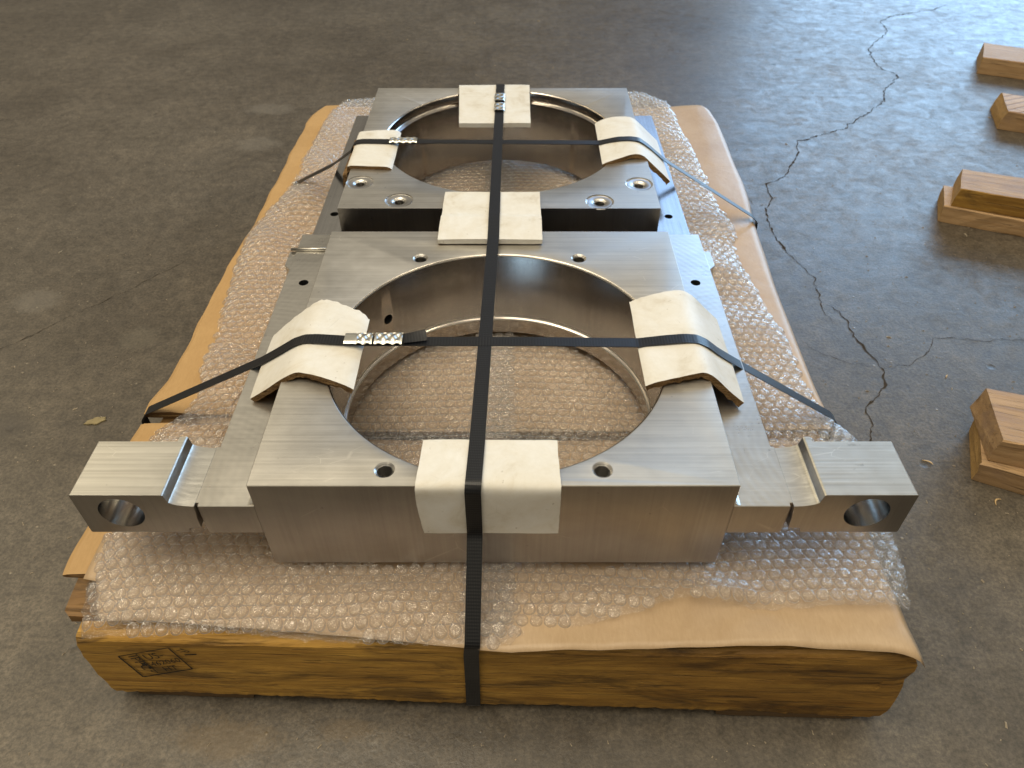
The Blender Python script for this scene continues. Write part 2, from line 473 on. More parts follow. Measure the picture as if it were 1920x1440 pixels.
def cyl_between(p, q, r, n=32):
    p, q = Vector(p), Vector(q)
    d = (q - p)
    rot = d.to_track_quat('Z', 'Y').to_matrix()
    bm = bmesh.new()
    A = [bm.verts.new(p + rot @ Vector((r * math.cos(2 * math.pi * i / n), r * math.sin(2 * math.pi * i / n), 0))) for i in range(n)]
    B = [bm.verts.new(v.co + d) for v in A]
    for i in range(n):
        bm.faces.new((A[i], A[(i + 1) % n], B[(i + 1) % n], B[i]))
    bm.faces.new(A[::-1])
    bm.faces.new(B)
    return bm


def solid(name, bm, mats, cutters, parent, bevel=0.0006, smooth_angle=30):
    me = bm_mesh(bm, name)
    for m in mats:
        me.materials.append(m)
    tmp = bpy.data.objects.new('tmp', me)
    C.objects.link(tmp)
    cs = []
    for cb, cm in cutters:
        cme = bm_mesh(cb, 'cut')
        cme.materials.append(cm)
        co = bpy.data.objects.new('cut', cme)
        C.objects.link(co)
        md = tmp.modifiers.new('b', 'BOOLEAN')
        md.operation = 'DIFFERENCE'
        md.solver = 'EXACT'
        md.object = co
        try:
            md.material_mode = 'TRANSFER'
        except Exception:
            pass
        cs.append(co)
    dg = bpy.context.evaluated_depsgraph_get()
    dg.update()
    out = bpy.data.meshes.new_from_object(tmp.evaluated_get(dg))
    for o in cs + [tmp]:
        bpy.data.objects.remove(o)
    bm2 = bmesh.new()
    bm2.from_mesh(out)
    bmesh.ops.remove_doubles(bm2, verts=bm2.verts, dist=1e-6)
    if bevel:
        es = [e for e in bm2.edges if len(e.link_faces) == 2 and e.calc_face_angle(0) > math.radians(35) and e.calc_length() > 0.0025]
        try:
            bmesh.ops.bevel(bm2, geom=es, offset=bevel, segments=1, affect='EDGES', clamp_overlap=True)
        except Exception:
            pass
    bm2.to_mesh(out)
    bm2.free()
    out.name = name
    me = out
    me.polygons.foreach_set('use_smooth', [True] * len(me.polygons))
    try:
        me.set_sharp_from_angle(angle=math.radians(smooth_angle))
    except Exception:
        pass
    o = bpy.data.objects.new(name, me)
    C.objects.link(o)
    if parent is not None:
        o.parent = parent
        o.matrix_parent_inverse = parent.matrix_basis.inverted()
    return o


def vnoise(x, y, seed, f):
    r = random.Random(seed)
    s = 0
    for k in range(6):
        a = r.uniform(0, 6.283)
        ff = f * r.uniform(0.55, 1.7)
        s = s + np.sin((x * math.cos(a) + y * math.sin(a)) * ff + r.uniform(0, 6.283))
    return s / 6.0


# ------------------------------------------------------------------ floor
fl = link('floor', mesh('floor', [(-9, -6, 0), (9, -6, 0), (9, 14, 0), (-9, 14, 0)], [(0, 1, 2, 3)]), None, [M['floor']])
tag(fl, kind='structure')

CRACKS = [
    ([(1.288, 2.367), (1.211, 2.307), (1.132, 2.283), (1.066, 2.249), (1.033, 2.212), (1.027, 2.144), (0.992, 2.088), (0.953, 2.039), (0.919, 1.991), (0.907, 1.93), (0.899, 1.85), (0.925, 1.815), (0.922, 1.798), (0.863, 1.723), (0.84, 1.656), (0.784, 1.598), (0.747, 1.564), (0.704, 1.516), (0.648, 1.482), (0.584, 1.452), (0.574, 1.404), (0.542, 1.346), (0.522, 1.303), (0.472, 1.267), (0.473, 1.221), (0.453, 1.182), (0.443, 1.11), (0.443, 1.076), (0.45, 1.036), (0.455, 1.005)], 0.0030),
    ([(0.455, 1.02), (0.474, 0.975), (0.474, 0.939), (0.463, 0.891), (0.466, 0.85)], 0.0019),
    ([(0.470, 0.905), (0.483, 0.891), (0.489, 0.859), (0.494, 0.816), (0.499, 0.786), (0.505, 0.753), (0.498, 0.721), (0.481, 0.695), (0.46, 0.685), (0.455, 0.661), (0.443, 0.624), (0.43, 0.57)], 0.0024),
    ([(0.506, 0.751), (0.55, 0.764), (0.581, 0.786), (0.598, 0.81), (0.623, 0.816), (0.675, 0.812), (0.9, 0.80)], 0.0010),
    ([(0.412, 0.81), (0.431, 0.786), (0.461, 0.764), (0.501, 0.753)], 0.0010),
    ([(0.395, 1.26), (0.426, 1.217), (0.438, 1.186), (0.454, 1.192)], 0.0014),
    ([(-0.83, 0.66), (-0.723, 0.792), (-0.662, 0.859), (-0.59, 0.939), (-0.544, 0.997), (-0.515, 1.044)], 0.0008),
]
for pts, wd in CRACKS:
    vs, fs = [], []
    P = []
    for a, b in zip(pts, pts[1:]):
        L = math.dist(a, b)
        k = max(2, int(L / 0.006))
        for i in range(k):
            P.append((a[0] + (b[0] - a[0]) * i / k, a[1] + (b[1] - a[1]) * i / k))
    P.append(pts[-1])
    j = [0.0, 0.0]
    for i, p in enumerate(P):
        j = [0.6 * j[0] + rnd.gauss(0, 0.0018), 0.6 * j[1] + rnd.gauss(0, 0.0018)]
        q = P[min(i + 1, len(P) - 1)]
        o_ = P[max(i - 1, 0)]
        dx, dy = q[0] - o_[0], q[1] - o_[1]
        L = math.hypot(dx, dy) or 1
        end = min(1, i / 6, (len(P) - 1 - i) / 6) * 0.8 + 0.2
        hw = wd * 0.30 * end * min(3.2, rnd.lognormvariate(-.1, .55))
        x, y = p[0] + j[0], p[1] + j[1]
        vs += [(x - dy / L * hw, y + dx / L * hw, 0.0006), (x + dy / L * hw, y - dx / L * hw, 0.0006)]
        if i:
            fs.append((2 * i - 2, 2 * i - 1, 2 * i + 1, 2 * i))
    ck = link('floor_crack', mesh('floor_crack', vs, fs), fl, [M['crack']])

# ------------------------------------------------------------------ pallet
PZ = 0.113          # top of the deck boards
YAW = math.radians(-2.1)
pal = empty('wooden_pallet', (0, 0, 0))
tag(pal, 'low aged wooden pallet with stamped front beam carrying the two steel blocks', 'pallet')


def plank(name, cx, cy, z0, lx, ly, lz, rz, mat, parent, seed, rag=0.0, seg=30, droop=0.0):
    """rough sawn plank along local x with slightly wandering edges; origin at its base centre."""
    r = random.Random(seed)
    vs, fs = [], []
    prof = [(-.5, 0.03), (-.5, .93), (-.44, 1.0), (.44, 1.0), (.5, .93), (.5, .03), (.46, 0), (-.46, 0)]
    np_ = len(prof)
    ph = [r.uniform(0, 6.28) for _ in range(8)]
    for i in range(seg + 1):
        t = i / seg
        x = (t - .5) * lx
        wob = 0.012 * ly * math.sin(t * 5 + ph[0]) + 0.006 * ly * math.sin(t * 17 + ph[1])
        zob = 0.012 * lz * math.sin(t * 6 + ph[2]) + 0.008 * lz * math.sin(t * 19 + ph[3])
        for k, (a, b) in enumerate(prof):
            xx = x
            if i in (0, seg) and rag:
                xx += r.uniform(-rag, rag)
            vs.append((xx, a * ly + wob * (1 if a > 0 else .6) + r.gauss(0, .0003), b * lz + (zob if b > .5 else 0) + r.gauss(0, .0002)))
    for i in range(seg):
        for k in range(np_):
            a = i * np_ + k
            b = i * np_ + (k + 1) % np_
            fs.append((a, b, b + np_, a + np_))
    fs.append(tuple(range(np_ - 1, -1, -1)))
    fs.append(tuple(seg * np_ + k for k in range(np_)))
    me = mesh(name, vs, fs)
    me.materials.append(mat)
    bm = bmesh.new(); bm.from_mesh(me); bmesh.ops.recalc_face_normals(bm, faces=bm.faces); bm.to_mesh(me); bm.free()
    o = bpy.data.objects.new(name, me)
    C.objects.link(o)
    o.location = (cx, cy, z0)
    o.rotation_euler = (0, 0, rz)
    if parent is not None:
        o.parent = parent
    return o


# front beam: outline fitted to the photo, ends a little worn
beam = bmesh.new()
N = 150
KZ = 11
prof = [(0.0, 0.012 + (0.0985 - 0.012) * k / KZ) for k in range(KZ + 1)] + [(0.0018, 0.1010), (0.0045, 0.1025), (0.018, 0.1030), (0.030, 0.1025), (0.032, 0.012)]
NP = len(prof)
r_ = random.Random(3)


def bn(x, z, s_, fx, fz):
    return math.sin(x * fx + s_) * math.sin(z * fz + s_ * 2.3 + 1.5 * math.sin(x * fx * .37)) 


rows = []
for i in range(N + 1):
    t = i / N
    row = []
    for k, (a, z) in enumerate(prof):
        xe = 0.331 - max(0, 0.022 - z) * .2 - max(0, z - 0.092) * .4 + .0008 * math.sin(z * 160 + 1) + r_.uniform(-.0009, .0009)
        xs = -0.366 + max(0, 0.04 - z) * 0.18 + (0.003 if z > .095 else 0) + r_.uniform(-.0008, .0008)
        x = xs + (xe - xs) * t
        y = 0.2985 - 0.0235 * t + z * (.03 + .07 * t) + a
        if a < .003 and .02 < z:
            am = .35 if x < -.24 else 1.0
            y += am * (.0007 * bn(x, z, 1, 23, 90) + .0004 * bn(x, z, 4, 71, 240)) + (0.0022 * t * math.exp(-((z - .058 - .006 * math.sin(x * 9)) / .0022) ** 2) if .10 < x < .31 else 0)
            y += r_.uniform(-.00012, .00012)
        zz = z
        if z > .09:
            zz += .0016 * math.sin(t * 7 + 1) + .0008 * math.sin(t * 23) + r_.uniform(-.0003, .0003) - (.004 * math.exp(-((x - .02) / .03) ** 2) if a < .003 else 0)
        if z < .013:
            zz += .0016 * math.sin(t * 11) + r_.uniform(-.0003, .0003) + (.0018 * max(0, math.sin(x * 37)) ** 8)
            y += r_.uniform(0, .0012)
        if t > .985 and a < .003:
            y += (t - .985) / .015 * .0015 * (1 + .5 * math.sin(z * 200))
        row.append(beam.verts.new((x, y, zz)))
    rows.append(row)
for A, B in zip(rows, rows[1:]):
    for k in range(NP):
        beam.faces.new((A[k], A[(k + 1) % NP], B[(k + 1) % NP], B[k]))
beam.faces.new(rows[0]); beam.faces.new(rows[-1][::-1])
bo = link('front_beam', bm_mesh(beam, 'front_beam'), pal, [M['beam']])
bo['label'] = 'long oak front beam with ink stamp at its left end'

# deck boards run left to right; ends ragged on the left
ypos = [(0.3015, 0.393, -0.378), (0.405, 0.510, -0.372), (0.524, 0.64, -0.372), (0.665, 0.775, -0.368), (0.80, 0.91, -0.366), (0.94, 1.05, -0.362), (1.075, 1.185, -0.360), (1.21, 1.32, -0.356)]
for k, (a, b, xl) in enumerate(ypos):
    xr = 0.317
    lx = xr - xl
    cx = (xl + xr) / 2
    o = plank('deck_board', cx, (a + b) / 2 + 0.004, PZ - 0.0105, lx, b - a, 0.0095, YAW, M['deck'], pal, 40 + k, rag=0.004 if k else 0.009, seg=36)
for k, x in enumerate((-0.30, -0.015, 0.27)):
    plank('stringer', x, 0.82, 0.013, 0.98, 0.036, 0.088, math.pi / 2 - 0.03, M['deck'], pal, 70 + k, seg=20)
for k, (x, y, lx, ly) in enumerate([(-0.292, 0.325, 0.11, 0.05), (0.243, 0.306, 0.12, 0.05), (-0.292, 1.25, 0.11, 0.07), (0.243, 1.25, 0.12, 0.07)]):
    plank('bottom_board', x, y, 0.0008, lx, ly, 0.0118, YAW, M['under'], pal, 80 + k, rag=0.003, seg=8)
plank('bottom_board', -0.0, 1.30, 0.013, 0.66, 0.03, 0.088, YAW, M['beam'], pal, 90, seg=30)


# ink stamp, burned on the beam's face
def beam_pt(x, z, off=0.0011):
    t = (x + 0.366) / 0.696
    return (x, 0.2985 - 0.0235 * t + z * (.03 + .07 * t) - off - 0.0002, z)


def stroke(vs, fs, p, q, wd):
    dx, dz = q[0] - p[0], q[1] - p[1]
    L = math.hypot(dx, dz) or 1
    nx, nz = -dz / L * wd / 2, dx / L * wd / 2
    b = len(vs)
    for (x, z) in ((p[0] + nx, p[1] + nz), (p[0] - nx, p[1] - nz), (q[0] - nx, q[1] - nz), (q[0] + nx, q[1] + nz)):
        vs.append(beam_pt(x, z))
    fs.append((b, b + 1, b + 2, b + 3))


def text_faces(vs, fs, s, org, ux, uz, size, wobble=0.0):
    cu = bpy.data.curves.new('t', 'FONT')
    cu.body = s
    cu.size = 1.0
    cu.resolution_u = 2
    ob = bpy.data.objects.new('t', cu)
    C.objects.link(ob)
    dg = bpy.context.evaluated_depsgraph_get()
    me = bpy.data.meshes.new_from_object(ob.evaluated_get(dg))
    bpy.data.objects.remove(ob)
    b = len(vs)
    for v in me.vertices:
        x = org[0] + (v.co.x * ux[0] + v.co.y * uz[0]) * size
        z = org[1] + (v.co.x * ux[1] + v.co.y * uz[1]) * size
        vs.append(beam_pt(x, z))
    for p in me.polygons:
        fs.append(tuple(b + i for i in p.vertices))


vs, fs = [], []
S0, S1, S2, S3 = (-0.3346, 0.0793), (-0.2871, 0.0954), (-0.2765, 0.0612), (-0.3248, 0.0446)
for a, b, wd in ((S0, S1, .0010), (S1, S2, .0013), (S2, S3, .0014), (S3, S0, .0016)):
    stroke(vs, fs, a, b, wd)
ux = (0.947, 0.321)
uz = (-0.272, 0.962)


def sp(u, v):          # position inside the frame, u to the right, v up, from the lower left corner
    return (S3[0] + (S2[0] - S3[0]) * u + (S0[0] - S3[0]) * v, S3[1] + (S2[1] - S3[1]) * u + (S0[1] - S3[1]) * v)


text_faces(vs, fs, 'US-', sp(.40, .66), ux, uz, .0125)
text_faces(vs, fs, '462060', sp(.385, .37), ux, uz, .0098)
text_faces(vs, fs, 'HT', sp(.50, .08), ux, uz, .0105)
stroke(vs, fs, sp(.335, .06), sp(.335, .97), .0009)
text_faces(vs, fs, 'IPPC', sp(.155, .95), (-uz[0], -uz[1]), ux, .0125)
for k in range(5):
    u = .20 + .10 * rnd.random(); v = .10 + .5 * rnd.random()
    stroke(vs, fs, sp(u, v), sp(u + rnd.uniform(-.08, .08), v + rnd.uniform(-.14, .14)), rnd.uniform(.0009, .0022))
text_faces(vs, fs, 'TP', (-0.2835, 0.0925), (uz[0] * -0.55 + ux[0] * .4, -uz[1] * .55 + ux[1] * .4), (0.75, 0.32), .0125)
stroke(vs, fs, (-0.2765, 0.0845), (-0.2660, 0.0860), .0018)
stamp = link('stamp', mesh('stamp', vs, fs), pal, [M['ink']])

# ------------------------------------------------------------------ folded cardboard on the left of the pallet


def interp(tab, y):
    return float(np.interp(y, [a for a, _ in tab], [b for _, b in tab]))


def card_sheet(ya, yb, tab, z0, thick, label, seed, xr):
    root_vs, fs, mi = [], [], []
    r = random.Random(seed)
    n = 46
    sec = None
    for i in range(n + 1):
        y = ya + (yb - ya) * i / n
        xe = interp(tab, y) + 0.0012 * math.sin(y * 41 + seed) + 0.0008 * math.sin(y * 97)
        lift = 0.0016 * math.sin(y * 13 + seed) + 0.0012 * math.sin(y * 29 + 1)
        fy = 0.0022 * r.uniform(-1, 1) if i in (0, n) else 0
        t = 0.0024
        H = thick
        # outline of the folded flap: lower layer, rounded fold, upper layer
        sec = [(xr, z0), (xe + .012, z0), (xe + .003, z0 + .0006), (xe, z0 + H * .35), (xe + .0005, z0 + H * .7 + lift * .4), (xe + .005, z0 + H + lift), (xe + .030, z0 + H + .0012 + lift), (xe + .052, z0 + H - .0018 + lift * .5), (xe + .09, z0 + H - .0025),
               (xe + .09, z0 + H - .0025 - t), (xe + .052, z0 + H - .0018 - t), (xe + .030, z0 + H - t + lift), (xe + .010, z0 + H - t), (xe + .004, z0 + H * .5), (xe + .010, z0 + t), (xr, z0 + t)]
        for (x, z) in sec:
            root_vs.append((x, y + fy, z))
    k = len(sec)
    for i in range(n):
        for j in range(k):
            fs.append((i * k + j, i * k + (j + 1) % k, (i + 1) * k + (j + 1) % k, (i + 1) * k + j))
            mi.append(0)
    fs.append(tuple(range(k))); fs.append(tuple(n * k + j for j in range(k - 1, -1, -1)))
    mi += [1, 1]
    me = mesh('cardboard_sheet', root_vs, fs, mi=mi)
    o = link('cardboard_sheet', me, None, [M['card'], M['cardcore']])
    bm = bmesh.new(); bm.from_mesh(me); bmesh.ops.recalc_face_normals(bm, faces=bm.faces); bm.to_mesh(me); bm.free()
    tag(o, label, 'cardboard', 'cardboard sheets folded along the left edge of the pallet')
    return o


CT = [(.36, -.391), (.50, -.391), (.54, -.389), (.561, -.391), (.603, -.384), (.678, -.38), (.786, -.383), (.887, -.375), (.99, -.371), (1.146, -.369), (1.269, -.368), (1.31, -.362), (1.345, -.345)]
card_sheet(0.549, 1.338, CT, PZ + .0004, .0070, 'long folded tan cardboard strip along the left rear pallet edge', 1, -.20)
card_sheet(0.352, 0.532, CT, PZ - .0005, .0060, 'short folded tan cardboard piece under the left front steel lug', 2, -.292)


# ------------------------------------------------------------------ sheets laid over the pallet
def sheet_mesh(name, xs_fun, ys, nx, z_fun, mat, thick=None, uvs=False):
    vs, fs = [], []
    for y in ys:
        for x in xs_fun(y):
            yy = y
            vs.append((x, yy, z_fun(x, yy)))
    n = nx
    for i in range(len(ys) - 1):
        for j in range(n - 1):
            fs.append((i * n + j, i * n + j + 1, (i + 1) * n + j + 1, (i + 1) * n + j))
    me = mesh(name, vs, fs, smooth=True)
    return me


KR = [(.27, .334), (.29, .329), (.31, .325), (.34, .327), (.542, .336), (.591, .336), (.684, .338), (.842, .346), (.96, .353), (1.0, .358), (1.06, .362), (1.137, .363), (1.28, .366), (1.33, .362), (1.355, .352), (1.37, .33)]
KF = [(-.38, .350), (-.356, .346), (-.344, .312), (-.30, .312), (-.15, .30), (-.07, .292), (-.001, .284), (.101, .2875), (.22, .2895), (.30, .2855), (.312, .284), (.324, .279), (.34, .276)]


def roll(d, r):
    """distance past the shoulder -> (sideways, down) round a radius r then straight down."""
    q = r * math.pi / 2
    if d <= 0: return d, 0.0
    if d < q:
        a = d / r
        return r * math.sin(a), r * (1 - math.cos(a))
    return r + 0.10 * (d - q), r + (d - q)


# rear right kraft sheet with rounded fold hanging over the pallet's right edge
vs, fs = [], []
nY = 90
cols = [0.0, .05, .1, .14] + [0.14 + 0.006 * k for k in range(1, 16)]
for i in range(nY + 1):
    y = .528 + (1.382 - .528) * i / nY
    xr = interp(KR, min(y, 1.372))
    pinch = math.exp(-((y - .943) / .022) ** 2) + 0.8 * math.exp(-((y - .55) / .02) ** 2)
    r = 0.014 - 0.006 * pinch + 0.002 * math.sin(y * 9)
    xs = xr - r
    w0 = .10
    for j in range(30):
        if j < 10:
            x = w0 + (xs - w0) * j / 9
            z = PZ + .0012 + .0015 * max(0, math.sin(y * 17 + x * 30)) * min(1, max(0, (x - .2) / .08)) + .004 * max(0, (x - .26) / .08) * (1 - pinch)
            if y > 1.34 and True:
                z -= min(.05, ((y - 1.34) / .042) ** 2 * .03)
            vs.append((x, y, z))
            zl = z
        else:
            d = (j - 9) * 0.0042
            dx, dz = roll(d, r)
            vs.append((xs + dx + .0012 * math.sin(y * 37 + d * 60) * min(1, d / .03), y - .0 , zl - dz))
for i in range(nY):
    for j in range(29):
        a = i * 30 + j
        fs.append((a, a + 1, a + 31, a + 30))
k1 = link('kraft_paper', mesh('kraft_paper', vs, fs, True), None, [M['kraft']])
tag(k1, 'brown kraft paper folded round the right rear edge of the pallet', 'kraft paper', 'brown kraft paper under the bubble wrap')
k1.modifiers.new('t', 'SOLIDIFY').thickness = 0.0003

# front kraft sheet, loose edge overhanging the beam at the right
vs, fs = [], []
nX, nYf = 120, 34
for j in range(nX + 1):
    u = j / nX
    x0 = -.369 + (.333 + .369) * u
    yf = interp(KF, x0)
    for i in range(nYf + 1):
        t = i / nYf
        y = yf + (.514 - yf) * t
        xr = interp(KR, y)
        x = -.369 + (xr + .369 + (.002 * math.sin(y * 60) if u > .9 else 0)) * u
        z = PZ + .0010
        if x < -.285: z += .0062 * min(1, (-.285 - x) / .02) * (1 if y > .345 else max(0, 1 - (.345 - y) / .03))
        z += .0022 * max(0, math.sin(x * 21 + 1.0)) * math.exp(-((y - yf) / .05) ** 2) * (1 if x > 0 else .3)
        # droop of the front right corner, curling under
        e = (y - yf)
        cx = max(0, (x - .16) / .17)
        z -= .003 * cx * math.exp(-(e / .0055) ** 2)
        z -= max(0, (x - .318) / .012) ** 2 * .009
        z += .004 * math.exp(-((x - .20) / .05) ** 2 - (e / .03) ** 2)
        z += .0007 * math.sin(x * 55 + y * 40 + 2 * math.sin(x * 13)) * (x > .0) + .0005 * math.sin(x * 140 - y * 60)
        vs.append((x, y, z))
for j in range(nX):
    for i in range(nYf):
        a = j * (nYf + 1) + i
        fs.append((a, a + nYf + 1, a + nYf + 2, a + 1))
k2 = link('kraft_paper', mesh('kraft_paper', vs, fs, True), None, [M['kraft']])
tag(k2, 'brown kraft paper whose loose front edge overhangs the stamped beam', 'kraft paper', 'brown kraft paper under the bubble wrap')
k2.modifiers.new('t', 'SOLIDIFY').thickness = 0.0003
# middle paper seen through the bores
vs = [(-.33, .527, PZ + .0007), (.12, .527, PZ + .0007), (.12, 1.35, PZ + .0007), (-.33, 1.35, PZ + .0007)]
k3 = link('kraft_paper', mesh('kraft_paper', vs, [(0, 1, 2, 3)]), None, [M['kraft']])
tag(k3, 'flat brown kraft paper seen through the bubble wrap inside the two bores', 'kraft paper', 'brown kraft paper under the bubble wrap')

# ------------------------------------------------------------------ bubble wrap, two overlapping lengths
WL = [(.299, -.355), (.349, -.368), (.399, -.374), (.47, -.376), (.518, -.372), (.541, -.355), (.573, -.346), (.616, -.353), (.672, -.358), (.756, -.363), (.827, -.372), (.928, -.370), (1.0, -.352), (1.05, -.347), (1.099, -.345), (1.205, -.340), (1.314, -.332), (1.35, -.318), (1.369, -.262)]
WR = [(.30, .326), (.32, .330), (.354, .340), (.399, .342), (.512, .348), (.548, .329), (.598, .324), (.672, .323), (.745, .312), (.827, .304), (.921, .314), (.966, .304), (1.081, .302), (1.194, .296), (1.30, .288), (1.337, .284), (1.386, .259), (1.419, .227)]
WF = [(-.38, .298), (-.354, .299), (-.309, .297), (-.245, .301), (-.157, .293), (-.07, .290), (-.04, .290), (-.016, .288), (.001, .290), (.0011, .298), (.06, .308), (.105, .317), (.138, .33), (.174, .326), (.204, .321), (.266, .321), (.329, .321), (.36, .32)]
SEAM = 0.0015


def wrap_z(x, y, left):
    b = PZ + (.0075 if left else .0030)
    b = b + (0.0048 if not left else 0.0) * np.clip((x - .20) / .06, 0, 1)
    # free of the blocks' footprint the film billows
    dx = np.maximum(np.maximum(-.215 - x, x - .185), 0)
    dyf = np.maximum(.352 - y, 0)
    free = np.clip(np.maximum(dx / .03, dyf / .02), 0, 1)
    wv = vnoise(x, y, 5, 38.0) + 0.6 * vnoise(x, y, 9, 75.0)
    z = b + free * (.0045 + .0060 * wv)
    z = z + .010 * np.exp(-((x - .175) / .03) ** 2 - ((y - .335) / .012) ** 2)        # little ridge at the front right
    z = z + .014 * np.exp(-((x + .30) / .035) ** 2 - ((y - .985) / .05) ** 2)         # fold at the left rear
    z = z + .010 * np.exp(-((x + .335) / .03) ** 2 - ((y - .86) / .06) ** 2)
    z = z + .008 * np.exp(-((x - .27) / .03) ** 2 - ((y - .80) / .03) ** 2)
    # inside the bores it lies nearly flat
    # edges droop
    wl = np.interp(y, [a for a, _ in WL], [c for _, c in WL])
    wr = np.interp(y, [a for a, _ in WR], [c for _, c in WR])
    wf = np.interp(x, [a for a, _ in WF], [c for _, c in WF])
    z = z - .010 * np.exp(-np.maximum(x - wl, 0) / .008) - .008 * np.exp(-np.maximum(wr - x, 0) / .008)
    over = np.where(x < SEAM, 1.0, 0.25)
    z = z - over * .0085 * np.exp(-(np.maximum(y - wf, 0) / .011) ** 1.5)
    return z


def inside(x, y, left):
    wl = np.interp(y, [a for a, _ in WL], [c for _, c in WL]) if left else -.045
    wr = SEAM if left else np.interp(y, [a for a, _ in WR], [c for _, c in WR])
    wf = np.interp(x, [a for a, _ in WF], [c for _, c in WF])
    ymax = 1.40 - .0 * x if not left else 1.368
    return (x > wl) & (x < wr) & (y > wf) & (y < ymax) & (y < 1.419)


def make_wrap(left, label):
    nx, ny = (84, 240) if left else (86, 240)
    rr = random.Random(11 + left)
    vs = []
    for i in range(ny + 1):
        t = i / ny
        for j in range(nx + 1):
            u = j / nx
            # boundary in x depends on y and the other way round: a couple of fixed-point steps
            x = (-.37 + (SEAM + .37) * u) if left else (-.045 + .39 * u)
            for _ in range(3):
                yf = interp(WF, x if not (left and u == 1) else -.001)
                yb = 1.369 if left else interp([(-.05, 1.40), (.227, 1.415), (.26, 1.386), (.285, 1.337), (.36, 1.30)], x)
                y = yf + (yb - yf) * t
                xl = interp(WL, y) if left else -.045
                xr = SEAM if left else interp(WR, y)
                x = xl + (xr - xl) * u
            e = 0
            if j in (0, nx) and not (left and j == nx) and not (not left and j == 0):
                x += rr.uniform(-.0018, .0018)
            if i in (0, ny):
                y += rr.uniform(-.0016, .0016)
            vs.append((x, y, 0))
    A = np.array(vs)
    A[:, 2] = wrap_z(A[:, 0], A[:, 1], left)
    fs = []
    for i in range(ny):
        for j in range(nx):
            a = i * (nx + 1) + j
            fs.append((a, a + 1, a + nx + 2, a + nx + 1))
    me = mesh('bubble_wrap', A, fs, True)
    sheet = link('bubble_wrap', me, None, [M['filmflat']])
    tag(sheet, label, 'bubble wrap', 'lengths of bubble wrap on the pallet')
    # bubbles: domed blisters on a staggered grid, every one crinkled its own way
    P = 0.01165
    R = 0.0050
    rows = []
    ang = 0.03 if left else -0.045
    ca, sa = math.cos(ang), math.sin(ang)
    for j in range(-10, 130):
        for i in range(-50, 50):
            gx = (i + .5 * (j % 2)) * P
            gy = .28 + j * P * .866
            X = gx * ca - (gy - .28) * sa * 1
            Y = .28 + gx * sa + (gy - .28) * ca
            rows.append((X, Y))
    G = np.array(rows)
    G[:, 0] += .0012 * np.sin(G[:, 1] * 31)
    G[:, 1] += .0014 * np.sin(G[:, 0] * 23 + 1)
    keep = inside(G[:, 0], G[:, 1], left) & inside(G[:, 0] + .003, G[:, 1] + .003, left) & inside(G[:, 0] - .003, G[:, 1] - .003, left)
    # nothing of the film shows under the solid steel
    bx, by = G[:, 0], G[:, 1]
    under = (bx > -.2) & (bx < .169) & (((by > .366) & (by < .722)) | ((by > .773) & (by < 1.125)))
    bore1 = (bx + .0155) ** 2 + (by - .524) ** 2 < .158 ** 2
    bore2 = (bx + .0170) ** 2 + (by - .961) ** 2 < .160 ** 2
    keep &= ~(under & ~bore1 & ~bore2)
    G = G[keep]
    rg = np.random.RandomState(3 + left)
    n = len(G)
    NS = 16
    prof = [(1.08, 0.0), (1.04, .40), (.96, .78), (.80, 1.0), (.60, 1.04), (.40, 1.04), (.20, 1.02)]
    pdir = rg.uniform(0, np.pi, n); pk = rg.uniform(700, 1400, n); pph = rg.uniform(0, 6.28, n); pb = rg.uniform(500, 1300, n)
    th = np.arange(NS) * 2 * np.pi / NS
    nv = NS * len(prof) + 1
    V = np.zeros((n, nv, 3))
    hs = .0034 * (1 + rg.uniform(-.3, .15, n))
    flat = rg.rand(n) < .06
    hs[flat] *= .45
    for k, (rr_, zz) in enumerate(prof):
        jr = 1 + rg.normal(0, .02 + .02 * (k > 1), (n, NS))
        V[:, k * NS:(k + 1) * NS, 0] = G[:, 0:1] + R * rr_ * jr * np.cos(th)
        V[:, k * NS:(k + 1) * NS, 1] = G[:, 1:2] + R * rr_ * jr * np.sin(th)
        lx_ = R * rr_ * np.cos(th)[None]; ly_ = R * rr_ * np.sin(th)[None]
        q = lx_ * np.cos(pdir)[:, None] + ly_ * np.sin(pdir)[:, None]
        q2 = -lx_ * np.sin(pdir)[:, None] + ly_ * np.cos(pdir)[:, None]
        cr = .00055 * np.abs(np.sin(q * pk[:, None] + pph[:, None] + 1.5 * np.sin(q2 * 700))) + .0003 * np.sin(q2 * pb[:, None] + pph[:, None] * 2) + rg.normal(0, .00010, (n, NS))
        cr = cr * min(1, k / 2.0)
        V[:, k * NS:(k + 1) * NS, 2] = hs[:, None] * zz + cr
    V[:, -1, 0] = G[:, 0]; V[:, -1, 1] = G[:, 1]
    V[:, -1, 2] = hs * 1.0 - rg.uniform(0, .0009, n)
    base = wrap_z(V[:, :, 0], V[:, :, 1], left)
    # keep domes on steep drapes from shearing: follow the film under every vertex
    V[:, :, 2] += base + .0001
    F = []
    for k in range(len(prof) - 1):
        for i in range(NS):
            F.append((k * NS + i, k * NS + (i + 1) % NS, (k + 1) * NS + (i + 1) % NS, (k + 1) * NS + i))
    k = len(prof) - 1
    T = [(k * NS + i, k * NS + (i + 1) % NS, nv - 1) for i in range(NS)]
    F = np.array(F); T = np.array(T)
    me = bpy.data.meshes.new('bubbles')
    off = (np.arange(n) * nv)[:, None, None]
    Q = (F[None] + off).reshape(-1, 4)
    TT = (T[None] + off).reshape(-1, 3)
    me.vertices.add(n * nv)
    me.vertices.foreach_set('co', V.reshape(-1))
    loops = np.concatenate([Q.reshape(-1), TT.reshape(-1)])
    me.loops.add(len(loops))
    me.loops.foreach_set('vertex_index', loops)
    nq, nt = len(Q), len(TT)
    me.polygons.add(nq + nt)
